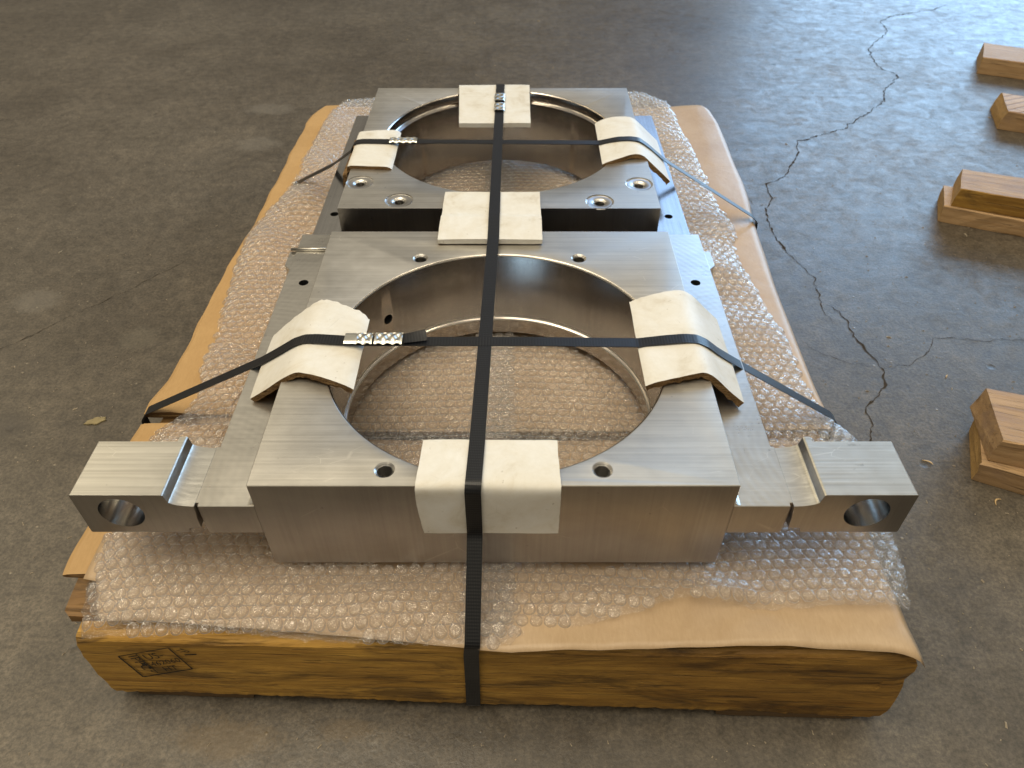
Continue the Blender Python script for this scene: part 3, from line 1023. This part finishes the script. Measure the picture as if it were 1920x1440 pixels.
    starts = np.concatenate([np.arange(nq) * 4, nq * 4 + np.arange(nt) * 3])
    me.polygons.foreach_set('loop_start', starts)
    me.polygons.foreach_set('use_smooth', np.ones(nq + nt, dtype=bool))
    me.update(calc_edges=True)
    at = me.attributes.new('weld', 'FLOAT', 'POINT')       # whitened ring where each bubble is welded to the backing
    wl_ = np.zeros((n, nv)); wl_[:, :NS] = 1.0; wl_[:, NS:2 * NS] = .7
    at.data.foreach_set('value', wl_.reshape(-1))
    b = link('bubbles', me, sheet, [M['film']])
    b['kind'] = 'stuff'
    return sheet


make_wrap(False, 'clear bubble wrap length covering the right half of the pallet')
make_wrap(True, 'clear bubble wrap length covering the left half and draped over the stamped beam end')

# ------------------------------------------------------------------ the two steel blocks
CX = -0.0155


def mir(x, s):
    return x if s < 0 else 2 * CX - x


def threaded(parent, x, y, ztop, r=0.0068, depth=0.016, mat=None):
    prof = []
    z = ztop - .0016
    while z > ztop - depth:
        prof.append((r, z)); prof.append((r - .0014, z - .0011)); z -= .0022
    prof = prof[::1]
    bm = lathe(prof, x, y, 24, closed=False)
    bm.faces.new(bmesh.ops.create_circle(bm, segments=24, radius=r * .9, matrix=Matrix.Translation((x, y, z + .0009)))['verts']) if False else None
    o = link('thread', bm_mesh(bm, 'thread', True), parent, [M['thread']])
    return o


ZT = 0.231
front = empty('bearing_block', (CX, .543, .1265))
tag(front, 'machined steel bearing block in front with side flanges and two drilled lugs', 'machined part', 'machined steel bearing blocks strapped to the pallet')
cut = []
# stepped bore
cut.append((lathe([(.1570, ZT + .01), (.1570, ZT + .0005), (.1545, ZT - .0016), (.1545, .1475), (.1535, .1466), (.1512, .1455), (.1512, .1375), (.1508, .11)], CX, .524, 160), M['bore']))
for (x, y) in ((-.101, .376), (.0695, .376), (-.1, .672), (.070, .672)):
    cut.append((lathe([(.0086, ZT + .004), (.0086, ZT + .0004), (.0070, ZT - .0012), (.0070, ZT - .021), (.0001, ZT - .024)], x, y, 32), M['thread']))
d = Vector((-.118, .099, 0)).normalized()
c0 = Vector((-.1339, .6232, .186))
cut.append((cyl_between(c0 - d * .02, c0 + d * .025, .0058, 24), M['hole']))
body = solid('body', box_bm(-.2055, .1745, .360, .7262, .1265, ZT), [M['body']], cut, front)
# upright outer faces get the steel with shade in its colour, the top is fly-cut
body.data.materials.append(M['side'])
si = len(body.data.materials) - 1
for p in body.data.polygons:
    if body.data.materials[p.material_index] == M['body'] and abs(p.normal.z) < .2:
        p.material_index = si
for (x, y) in ((-.101, .376), (.0695, .376), (-.1, .672), (.070, .672)):
    threaded(front, x, y, ZT)

for s in (-1, 1):
    m = lambda x: mir(x, s)
    ZF = .205
    prof = [(m(-.2053), .2045), (m(-.2053), .2095), (m(-.2066), .2070), (m(-.2085), .2058), (m(-.2125), .2045)]
    outl = [(m(a), b) for a, b in ((-.2053, .3604), (-.2505, .3604), (-.2505, .3640), (-.2535, .3640), (-.2535, .4235), (-.2505, .4235), (-.2505, .7620), (-.2053, .7620))]
    hx = -.229 if s < 0 else .1985
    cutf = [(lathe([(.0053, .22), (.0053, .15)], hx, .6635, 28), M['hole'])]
    solid('flange', prism(outl, 'z', .1695, ZF), [M['milled'], M['side']], cutf, front, .0005)
    for p in C.objects[-1].data.polygons:
        if abs(p.normal.z) < .3 and C.objects[-1].data.materials[p.material_index] == M['milled']: p.material_index = 1
    solid('fillet', prism(prof, 'y', .3612, .7615), [M['milled']], [], front, 0, 60)
    solid('cross_key', prism([(m(-.2500), .690), (m(-.2580), .699), (m(-.2580), .7275), (m(-.2500), .7275)], 'z', .174, .2035), [M['milled']], [], front, .0004)
    lp = [(-.3465, .1725), (-.3465, .2185), (-.3455, .2195), (-.2745, .2195), (-.2735, .2185), (-.2718, .2100), (-.2690, .2080), (-.2655, .2068), (-.2590, .2056), (-.2528, .2052), (-.2532, .2030), (-.2538, .1965), (-.2548, .1890), (-.2552, .1770), (-.2650, .1762), (-.2660, .1712), (-.3455, .1712)]
    lcut = [(cyl_between((m(-.3130), .34, .1967), (m(-.3130), .44, .1967), .0178, 64), M['ground']),
            (prism([(m(-.280), .4165), (m(-.36), .4165), (m(-.36), .44), (m(-.280), .44)], 'z', .16, .23), M['lug'])]
    lo = solid('lug', prism([(m(a), b) for a, b in lp], 'y', .3600, .4220), [M['lug'], M['side'], M['ground']], lcut, front, .0007, 25)
    for p in lo.data.polygons:
        mm_ = lo.data.materials[p.material_index]
        if mm_ == M['lug'] and abs(p.normal.z) < .3:
            p.material_index = 1
bm = cyl_between((-.2565, .7275, .2062), (-.2062, .7275, .2068), .0020, 14)
rod = link('locating_pin', bm_mesh(bm, 'locating_pin', True), front, [M['milled']])

# rear block: same casting turned over, counterbored bore on top, flanges at the foot
ZR = .235
rear = empty('bearing_block', (CX, .948, .1265))
tag(rear, 'machined steel bearing block at the rear with counterbored ring and spotfaced holes', 'machined part', 'machined steel bearing blocks strapped to the pallet')
cut = [(lathe([(.1590, ZR + .01), (.1590, ZR + .0005), (.1570, ZR - .0014), (.1570, ZR - .0120), (.1560, ZR - .0135), (.1515, ZR - .0148), (.1512, ZR - .016), (.1512, .11)], -.017, .961, 160), M['bore'])]
RH = ((-.189, .833), (-.136, .789), (.102, .786), (.154, .829))
for (x, y) in RH:
    cut.append((lathe([(.0168, ZR + .004), (.0168, ZR - .0016), (.0148, ZR - .0022), (.0142, ZR - .0010), (.0092, ZR - .0010), (.0080, ZR - .0016), (.0070, ZR - .003), (.0070, ZR - .022), (.0001, ZR - .025)], x, y, 40), M['thread']))
body2 = solid('body', box_bm(-.2060, .1720, .7700, 1.1290, .1265, ZR), [M['body']], cut, rear)
body2.data.materials.append(M['side'])
si = len(body2.data.materials) - 1
for p in body2.data.polygons:
    if body2.data.materials[p.material_index] == M['body'] and abs(p.normal.z) < .2:
        p.material_index = si
for (x, y) in RH:
    threaded(rear, x, y, ZR - .001, .0066)
for s in (-1, 1):
    xi, xo = (-.2058, -.2490) if s < 0 else (.1718, .2190)
    hx, hy = (-.2305, .843) if s < 0 else (.1985, .837)
    solid('flange', box_bm(min(xi, xo), max(xi, xo), .7755, 1.146, .150, .185), [M['ground']],
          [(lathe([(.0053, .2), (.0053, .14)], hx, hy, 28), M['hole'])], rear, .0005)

# ------------------------------------------------------------------ white edge protectors


def board(rows, thick, label, parent=None, seed=1, nv=10, sub=4, jag=0.0):
    """rows: list of (front point, back point) along the bend profile, upper surface; thickness goes below."""
    A = [np.array(a) for a, _ in rows]
    B = [np.array(b) for _, b in rows]

    def cr(P):
        out = []
        n = len(P)
        for i in range(n - 1):
            p0 = P[max(i - 1, 0)]; p1 = P[i]; p2 = P[i + 1]; p3 = P[min(i + 2, n - 1)]
            for k in range(sub):
                t = k / sub
                out.append(0.5 * ((2 * p1) + (-p0 + p2) * t + (2 * p0 - 5 * p1 + 4 * p2 - p3) * t * t + (-p0 + 3 * p1 - 3 * p2 + p3) * t ** 3))
        out.append(P[-1])
        return out
    A, B = cr(A), cr(B)
    n = len(A)
    r = random.Random(seed)
    top, bot = [], []
    for i in range(n):
        for j in range(nv + 1):
            t = j / nv
            p = A[i] * (1 - t) + B[i] * t
            q0 = A[max(i - 1, 0)] * (1 - t) + B[max(i - 1, 0)] * t
            q1 = A[min(i + 1, n - 1)] * (1 - t) + B[min(i + 1, n - 1)] * t
            tang = q1 - q0
            acr = B[i] - A[i]
            nr = np.cross(tang, acr)
            nr = nr / (np.linalg.norm(nr) + 1e-9)
            if nr[2] < 0 and abs(nr[2]) > .05: nr = -nr
            e = 1.0 if j in (0, nv) else 0.0
            p = p + acr / np.linalg.norm(acr) * (r.uniform(-.00015, .00015) - (jag * abs(math.sin(i * 1.9)) if j == nv else 0)) * e
            if i in (0, n - 1):
                p = p + tang / (np.linalg.norm(tang) + 1e-9) * r.uniform(-.0002, .0002)
            p = p + nr * (.0003 * math.sin(i * .5 + j * .5 + seed) - .0003 * e)
            top.append(p)
            bot.append(p - nr * thick * (1 + .18 * r.uniform(-1, 1) * e) + acr / np.linalg.norm(acr) * r.uniform(-.0006, .0006) * e)
    k = len(top)
    vs = top + bot
    fs, mi = [], []
    w_ = nv + 1
    for i in range(n - 1):
        for j in range(nv):
            a = i * w_ + j
            fs.append((a, a + 1, a + w_ + 1, a + w_)); mi.append(0)
            fs.append((k + a, k + a + w_, k + a + w_ + 1, k + a + 1)); mi.append(1)
        fs.append((i * w_, (i + 1) * w_, k + (i + 1) * w_, k + i * w_)); mi.append(1)
        a = i * w_ + nv
        fs.append((a, k + a, k + a + w_, a + w_)); mi.append(1)
    for j in range(nv):
        fs.append((j, k + j, k + j + 1, j + 1)); mi.append(0)
        a = (n - 1) * w_ + j
        fs.append((a, a + 1, k + a + 1, k + a)); mi.append(0)
    me = mesh('edge_protector', vs, fs, True, mi)
    bm = bmesh.new(); bm.from_mesh(me); bmesh.ops.recalc_face_normals(bm, faces=bm.faces); bm.to_mesh(me); bm.free()
    try:
        me.set_sharp_from_angle(angle=math.radians(40))
    except Exception:
        pass
    o = link('edge_protector', me, None, [M['white'], M['core']])
    tag(o, label, 'edge protector', 'white board edge protectors under the straps')
    return o


def yrow(x0, x1, y, z, x0b=None):
    return ((x0, y, z), (x1, y, z))


def xrow(x, y0, y1, z):
    return ((x, y0, z), (x, y1, z))


T = .0060
board([yrow(-.0725, .0350, .402, .2372), yrow(-.0735, .0352, .380, .2368), yrow(-.0745, .0358, .3655, .2366), yrow(-.0750, .0362, .3575, .2352), yrow(-.0752, .0362, .3540, .2300),
       yrow(-.0752, .0362, .3535, .215), yrow(-.0738, .0362, .3535, .195), yrow(-.0722, .0362, .3535, .1785)], T, 'white edge protector folded over the front top edge of the nearest block', seed=1)
board([yrow(-.0815, .0312, .800, .2400), yrow(-.082, .0312, .775, .2400), yrow(-.082, .0314, .750, .2395), yrow(-.0825, .0316, .742, .2405), yrow(-.083, .0316, .720, .2400), yrow(-.0832, .0316, .6975, .2385)], .0062, 'flat white board lying across the gap between the two blocks', seed=2)
board([yrow(-.0755, .0235, .993, .2398), yrow(-.078, .0235, 1.04, .2400), yrow(-.081, .0240, 1.10, .2400), yrow(-.0825, .0242, 1.126, .2398), yrow(-.083, .0242, 1.1345, .2365), yrow(-.083, .0242, 1.1350, .225), yrow(-.083, .0242, 1.1350, .195)], T, 'white edge protector hooked over the far top edge of the rear block', seed=3)
# beside the bores
board([xrow(-.1385, .4640, .5620, .2345), xrow(-.146, .4660, .570, .2375), xrow(-.163, .4720, .578, .2395), xrow(-.180, .4770, .5850, .2410), xrow(-.191, .4790, .5850, .2405), xrow(-.203, .4770, .5790, .2350), xrow(-.220, .4765, .5750, .2230), xrow(-.2385, .4780, .5690, .2095)], T,
      'creased white edge protector left of the front bore, under the metal strap seals', seed=4, jag=.002)
board([xrow(.1145, .4680, .5900, .2345), xrow(.122, .4690, .592, .2370), xrow(.140, .4730, .597, .2390), xrow(.157, .4770, .6010, .2405), xrow(.1680, .4790, .6020, .2400), xrow(.178, .4775, .6000, .2350), xrow(.192, .4740, .5970, .2230), xrow(.2065, .4710, .5930, .2110)], T,
      'white edge protector right of the front bore with brown layered edge', seed=5, jag=.0008)
board([xrow(-.1530, .8650, .9710, .2360), xrow(-.160, .8650, .9715, .2392), xrow(-.180, .8665, .9710, .2398), xrow(-.200, .8680, .9690, .2398), xrow(-.2085, .8680, .9685, .2385), xrow(-.2112, .8680, .9685, .2340), xrow(-.2118, .868, .968, .215), xrow(-.2118, .868, .968, .188)], T,
      'small white edge protector left of the rear bore, bent square down the side', seed=6)
board([xrow(.1130, .8780, 1.0000, .2360), xrow(.122, .8800, 1.004, .2392), xrow(.138, .8870, 1.010, .2415), xrow(.153, .8940, 1.0110, .2420), xrow(.166, .8940, 1.0090, .2405), xrow(.178, .8880, 1.0050, .2330), xrow(.192, .8830, 1.0020, .2215), xrow(.2030, .8790, .9980, .2120)], T,
      'arched white edge protector right of the rear bore, sloping over the blue-lit flange', seed=7)


# ------------------------------------------------------------------ straps


def ribbon(name, pts, width, across, thick=.0007, mat=None, parent=None, sag=None, sub=6):
    """flat band through pts (all Vectors); 'across' gives the width direction at each point."""
    P = [Vector(p) for p in pts]
    W = [Vector(a).normalized() for a in across] if isinstance(across[0], (tuple, Vector)) else [Vector(across).normalized()] * len(P)
    Q, WW = [], []
    for i in range(len(P) - 1):
        for k in range(sub):
            t = k / sub
            Q.append(P[i].lerp(P[i + 1], t)); WW.append(W[i].lerp(W[i + 1], t).normalized())
    Q.append(P[-1]); WW.append(W[-1])
    n = len(Q)
    vs, fs, uv = [], [], []
    L = 0
    nw = 4
    Ls = []
    for i in range(n):
        if i: L += (Q[i] - Q[i - 1]).length
        Ls.append(L)
        tg = (Q[min(i + 1, n - 1)] - Q[max(i - 1, 0)]).normalized()
        wd = (WW[i] - tg * WW[i].dot(tg)).normalized()
        nr = wd.cross(tg).normalized()
        if nr.z < 0: nr = -nr
        if abs(nr.z) < .3 and nr.y > 0 and abs(nr.y) > abs(nr.x) and Q[i].y < .5: nr = -nr
        for side in (0, 1):
            for j in range(nw + 1):
                a = (j / nw - .5) * width
                vs.append(Q[i] + wd * a + nr * (thick * (.5 if side == 0 else -.5)))
                uv.append((a, L))
    m_ = 2 * (nw + 1)
    for i in range(n - 1):
        for j in range(nw):
            a = i * m_ + j
            fs.append((a, a + 1, a + 1 + m_, a + m_))
            b = i * m_ + nw + 1 + j
            fs.append((b, b + m_, b + 1 + m_, b + 1))
        a = i * m_
        fs.append((a, a + m_, a + m_ + nw + 1, a + nw + 1))
        a = i * m_ + nw
        fs.append((a, a + nw + 1, a + m_ + nw + 1, a + m_))
    me = mesh(name, vs, fs)
    ul = me.uv_layers.new(name='UVMap')
    for lp in me.loops:
        ul.data[lp.index].uv = uv[lp.vertex_index]
    o = link(name, me, parent, [mat or M['strap']])
    return o


def arc(pts, r=0.004, k=4):
    """round the corners of a polyline."""
    P = [Vector(p) for p in pts]
    out = [P[0]]
    for a, b, c in zip(P, P[1:], P[2:]):
        d1 = (a - b); d2 = (c - b)
        r1 = min(r, d1.length * .45, d2.length * .45)
        p1 = b + d1.normalized() * r1; p2 = b + d2.normalized() * r1
        for i in range(k + 1):
            t = i / k
            out.append((p1.lerp(b, t)).lerp(b.lerp(p2, t), t))
    out.append(P[-1])
    return out


def seal(parent, c, along, across, up, length, width, plain=0.0, seed=0, waves=3, height=.0030):
    """crimped metal strap seal: a flattened sleeve with staggered dents."""
    a, w_, u = Vector(along).normalized(), Vector(across).normalized(), Vector(up).normalized()
    nx, ny = 44, 16
    vs, fs = [], []
    for side in (1, -1):
        for i in range(nx + 1):
            s = i / nx
            g = min(1, max(0, (s - plain) / .08)) * min(1, (1 - s) / .05 + .2)
            ph = (s - plain) / (1 - plain) * waves * 2 * math.pi
            for j in range(ny + 1):
                v = j / ny * 2 - 1
                wob = 1 + .05 * g * math.cos(ph)
                h = height * (1 - abs(v) ** 6) * .5
                if side == 1:
                    h += g * .00075 * math.cos(ph) * math.cos(v * math.pi * 1.15)
                p = Vector(c) + a * ((s - .5) * length) + w_ * (v * width / 2 * wob) + u * (h * side)
                vs.append(p)
    k = (nx + 1) * (ny + 1)
    for off in (0, k):
        for i in range(nx):
            for j in range(ny):
                q = off + i * (ny + 1) + j
                fs.append((q, q + 1, q + ny + 2, q + ny + 1) if off == 0 else (q, q + ny + 1, q + ny + 2, q + 1))
    me = mesh('seal', vs, fs, True)
    return link('seal', me, parent, [M['zinc']])


GS = 'black woven straps holding the blocks down'
SW = .0126
X1 = (1, 0, 0)
# lengthwise strap
sl = empty('packing_strap', (-.034, .283, .012))
tag(sl, 'black woven strap running lengthwise over both blocks and down the front beam', 'strap', GS)
lp = [(-.0360, .3400, .0100), (-.0360, .2858, .0102), (-.0352, .2882, .060), (-.0345, .2878, .1045), (-.0330, .2872, .1185), (-.0312, .3515, .1800), (-.0310, .3515, .2335), (-.0305, .3560, .2388), (-.0290, .4020, .2388), (-.0222, .6975, .2400), (-.0220, .742, .2425), (-.0218, .800, .2418), (-.0205, .993, .2415), (-.0200, 1.126, .2415), (-.0200, 1.1375, .2375), (-.0200, 1.1385, .190), (-.0200, 1.30, .120), (-.0200, 1.342, .112), (-.0200, 1.343, .010)]
ribbon('band', arc(lp, .004, 3), SW, [X1] * len(arc(lp, .004, 3)), parent=sl)
seal(sl, (-.0203, 1.074, .2428), (0, 1, 0), X1, (0, 0, 1), .026, .0150, 0, 1, 2)
seal(sl, (-.0203, 1.040, .2428), (0, 1, 0), X1, (0, 0, 1), .026, .0150, 0, 2, 2)

# front cross strap
Y1 = (0, 1, 0)
s2 = empty('packing_strap', (.0, .53, .115))
tag(s2, 'black woven strap crossing the front bore from edge to edge of the pallet', 'strap', GS)
cp = [(-.394, .549, .030), (-.3935, .549, .1120), (-.386, .548, .1230), (-.2400, .5270, .2115), (-.2210, .5250, .2248), (-.2040, .5235, .2370), (-.1920, .5225, .2424), (-.1800, .5222, .2430), (-.140, .5220, .2400), (-.060, .5222, .2395), (.020, .5220, .2395), (.1150, .5235, .2368), (.1400, .5235, .2405), (.1570, .5235, .2422), (.1690, .5233, .2416), (.1790, .5235, .2362), (.1920, .5250, .2245), (.2080, .5275, .2120), (.3320, .5400, .1240), (.3395, .541, .1150), (.340, .542, .030)]
pp = arc(cp, .003, 2)
ribbon('band', pp, SW, [Y1] * len(pp), parent=s2)
seal(s2, (-.1418, .5222, .2432), X1, Y1, (0, 0, 1), .0255, .0152, .38, 3, 2)
seal(s2, (-.1145, .5228, .2428), X1, (0, 1, .0), (0, 0, 1), .0255, .0156, 0, 4, 3)
tl = [(-.101, .5226, .2425), (-.092, .5240, .2433), (-.080, .5262, .2440)]
ribbon('tail', tl, SW, [(0.02, 1, .0), (.0, 1, .15), (-.05, 1, .25)], parent=s2)

# rear cross strap
s3 = empty('packing_strap', (.0, .935, .115))
tag(s3, 'black woven strap crossing the rear bore and slanting over the bubble wrap', 'strap', GS)
cp = [(-.366, 1.046, .1120), (-.352, 1.043, .1140), (-.336, 1.038, .1240), (-.2560, .972, .1880), (-.2165, .936, .2270), (-.2135, .9335, .2360), (-.2085, .9330, .2405), (-.200, .9330, .2418), (-.1530, .9330, .2412), (.1130, .9360, .2380), (.1380, .9360, .2433), (.1540, .9360, .2440), (.1670, .9355, .2426), (.1780, .9355, .2350), (.1920, .936, .2235), (.2040, .9365, .2135), (.3440, .9430, .1240), (.3532, .944, .1150), (.3538, .944, .070)]
pp = arc(cp, .003, 2)
ac = []
for p in pp:
    t = min(1, max(0, (-.205 - p.x) / .05))
    ac.append((0.55 * t, 1, .35 * t))
ribbon('band', pp, .0118, ac, parent=s3)
seal(s3, (-.1455, .9332, .2430), X1, Y1, (0, 0, 1), .036, .0142, 0, 5, 4)

# ------------------------------------------------------------------ oak timbers lying on the floor at the right


def timber(loc, rz, L, D, H, label, mat, mat_end=None, mat_top=None, skew=0.0, seed=0, tilt=0.0, lean=0.0):
    """x along the length, starting at the left end; D deep, H high; ends cut with a slight skew."""
    r = random.Random(seed)
    bm = bmesh.new()
    nx = 24
    prof = [(0, .0), (0, .5), (0.0, .96), (.02, 1.0), (.5, 1.0), (.98, 1.0), (1.0, .95), (1.0, .5), (1, 0)]
    rows = []
    for i in range(nx + 1):
        t = i / nx
        row = []
        for k, (a, b) in enumerate(prof):
            x = t * L
            if i == 0:
                x += skew * a * D + lean * b * H + r.uniform(-.0016, .0016)
            y = a * D + (.0012 * math.sin(t * 9 + seed) + r.gauss(0, .0006)) * (1 if b > .4 else .5)
            z = b * H + (.0008 * math.sin(t * 8 + seed + a) + r.gauss(0, .0002)) * (1 if b > .5 else 0)
            row.append(bm.verts.new((x, y, z)))
        rows.append(row)
    n = len(prof)
    for A, B in zip(rows, rows[1:]):
        for k in range(n):
            f = bm.faces.new((A[k], A[(k + 1) % n], B[(k + 1) % n], B[k]))
            f.material_index = 2 if k in (3, 4) else 0
    f = bm.faces.new(rows[0]); f.material_index = 1
    f = bm.faces.new(rows[-1][::-1]); f.material_index = 1
    me = bm_mesh(bm, 'timber_block')
    o = link('timber_block', me, None, [mat, mat_end or mat, mat_top or mat])
    o.location = loc
    o.rotation_euler = (tilt, 0, rz)
    tag(o, label, 'timber', 'oak timber offcuts lying on the floor')
    return o


Mend = mat_wood('end_grain_oak', (0.30, 0.17, 0.05), (0.48, 0.30, 0.11), knots=False)
A_ = math.radians
timber((1.123, 1.821, .0005), A_(-23.5), .62, .113, .037, 'pale sawn timber farthest back on the floor', M['timber'], Mend, M['timber'], skew=.02, seed=1)
timber((1.021, 1.510, .0005), A_(-23.5), .60, .107, .038, 'timber whose top shows diagonal saw marks, second from the back', M['timber_grey'], Mend, M['timber_cut'], skew=-.08, lean=.2, seed=2)
timber((.7415, 1.1365, .0005), A_(-22.8), .66, .082, .0300, 'smooth lower timber of the stacked pair in the middle right', M['timber'], Mend, M['timber'], seed=3)
timber((.7520, 1.1360, .0309), A_(-22.0), .62, .080, .0340, 'rough brown upper timber with worm holes on the middle right pair', M['beam'], Mend, M['timber_grey'], skew=.05, seed=4, lean=.10)
timber((.5370, .5570, .0005), A_(-25.5), .50, .085, .0300, 'splintered lower timber nearest the pallet on the right', M['timber_grey'], Mend, M['timber_grey'], skew=-.05, lean=-.0, seed=5)
timber((.5440, .5600, .0310), A_(-19.0), .46, .088, .0340, 'striped upper timber on the pair nearest the pallet at the right', M['timber'], M['timber_grey'], M['timber_grey'], skew=-.10, lean=.08, seed=6)

# ------------------------------------------------------------------ small debris


def chip(loc, L, wd, rz, curl, label, mat=None, th=.0008, name='wood_shaving'):
    vs, fs = [], []
    n = 10
    for i in range(n + 1):
        t = i / n
        x = (t - .5) * L
        y = curl * math.sin(t * 2.6) * L
        z = .0012 + abs(curl) * L * .25 * t * t
        h = wd / 2 * (math.sin(math.pi * min(max(t, .08), .95)) ** .5)
        for (a, b) in ((-h, 0), (h, 0), (h, th), (-h, th)):
            vs.append((x, y + a, z + b))
    for i in range(n):
        for k in range(4):
            fs.append((4 * i + k, 4 * i + (k + 1) % 4, 4 * i + 4 + (k + 1) % 4, 4 * i + 4 + k))
    fs += [(0, 1, 2, 3), (4 * n + 3, 4 * n + 2, 4 * n + 1, 4 * n)]
    o = link(name, mesh(name, vs, fs, True), None, [mat or M['chip']])
    o.location = (loc[0], loc[1], -.0006)
    o.rotation_euler = (0, 0, rz)
    return tag(o, label, 'wood chip')


chip((.495, .581), .012, .0020, -.9, .35, 'curved wood shaving on the floor behind the right steel lug')
chip((.553, .521), .011, .0018, .5, .45, 'curled wood shaving on the floor in front of the nearest timber pair')
chip((.585, .735), .006, .0018, .9, .1, 'tiny pale chip on the floor behind the nearest timber pair')
dirt = bmesh.new()
bmesh.ops.create_icosphere(dirt, subdivisions=3, radius=1.0)
for v in dirt.verts:
    f = 1 + .25 * math.sin(v.co.x * 5 + 1) * math.cos(v.co.y * 7) + rnd.uniform(-.05, .05)
    v.co = Vector((v.co.x * .0125 * f, v.co.y * .0058 * f, max(-.2, v.co.z) * .0022 * f))
dc = link('dirt_clod', bm_mesh(dirt, 'dirt_clod', True), None, [mat_plain('dried_mud', (0.26, 0.21, 0.11), .9)])
dc.location = (-.530, .651, .0005)
dc.rotation_euler = (0, 0, .35)
tag(dc, 'small tan clod of dried mud on the floor left of the pallet', 'debris')

# loose crumbs and dust specks over the floor: nobody could count them
cv, cf = [], []
for _ in range(2600):
    y = rnd.uniform(.12, 1.6) if rnd.random() < .8 else rnd.uniform(1.6, 2.6)
    x = rnd.uniform(-.5 - .5 * y, .5 + .5 * y)
    if -.38 < x < .35 and .27 < y < 1.38: continue
    s = rnd.uniform(.0003, .0009) * (1.8 if rnd.random() < .04 else 1)
    b = len(cv)
    a = rnd.uniform(0, 6.28); el = rnd.uniform(1, 3.2) if rnd.random() < .3 else 1.2
    for (u, v, z) in ((-1, -.6, 0), (1, -.7, 0), (1.1, .6, 0), (-.8, .8, 0), (0.1, 0, 1.0)):
        uu, vv = u * s * el, v * s
        cv.append((x + uu * math.cos(a) - vv * math.sin(a), y + uu * math.sin(a) + vv * math.cos(a), .0003 + z * s))
    cf += [(b, b + 1, b + 4), (b + 1, b + 2, b + 4), (b + 2, b + 3, b + 4), (b + 3, b, b + 4)]
gr = link('floor_grit', mesh('floor_grit', cv, cf), None, [mat_plain('pale_grit', (0.30, 0.25, 0.18), .9)])
tag(gr, kind='stuff')
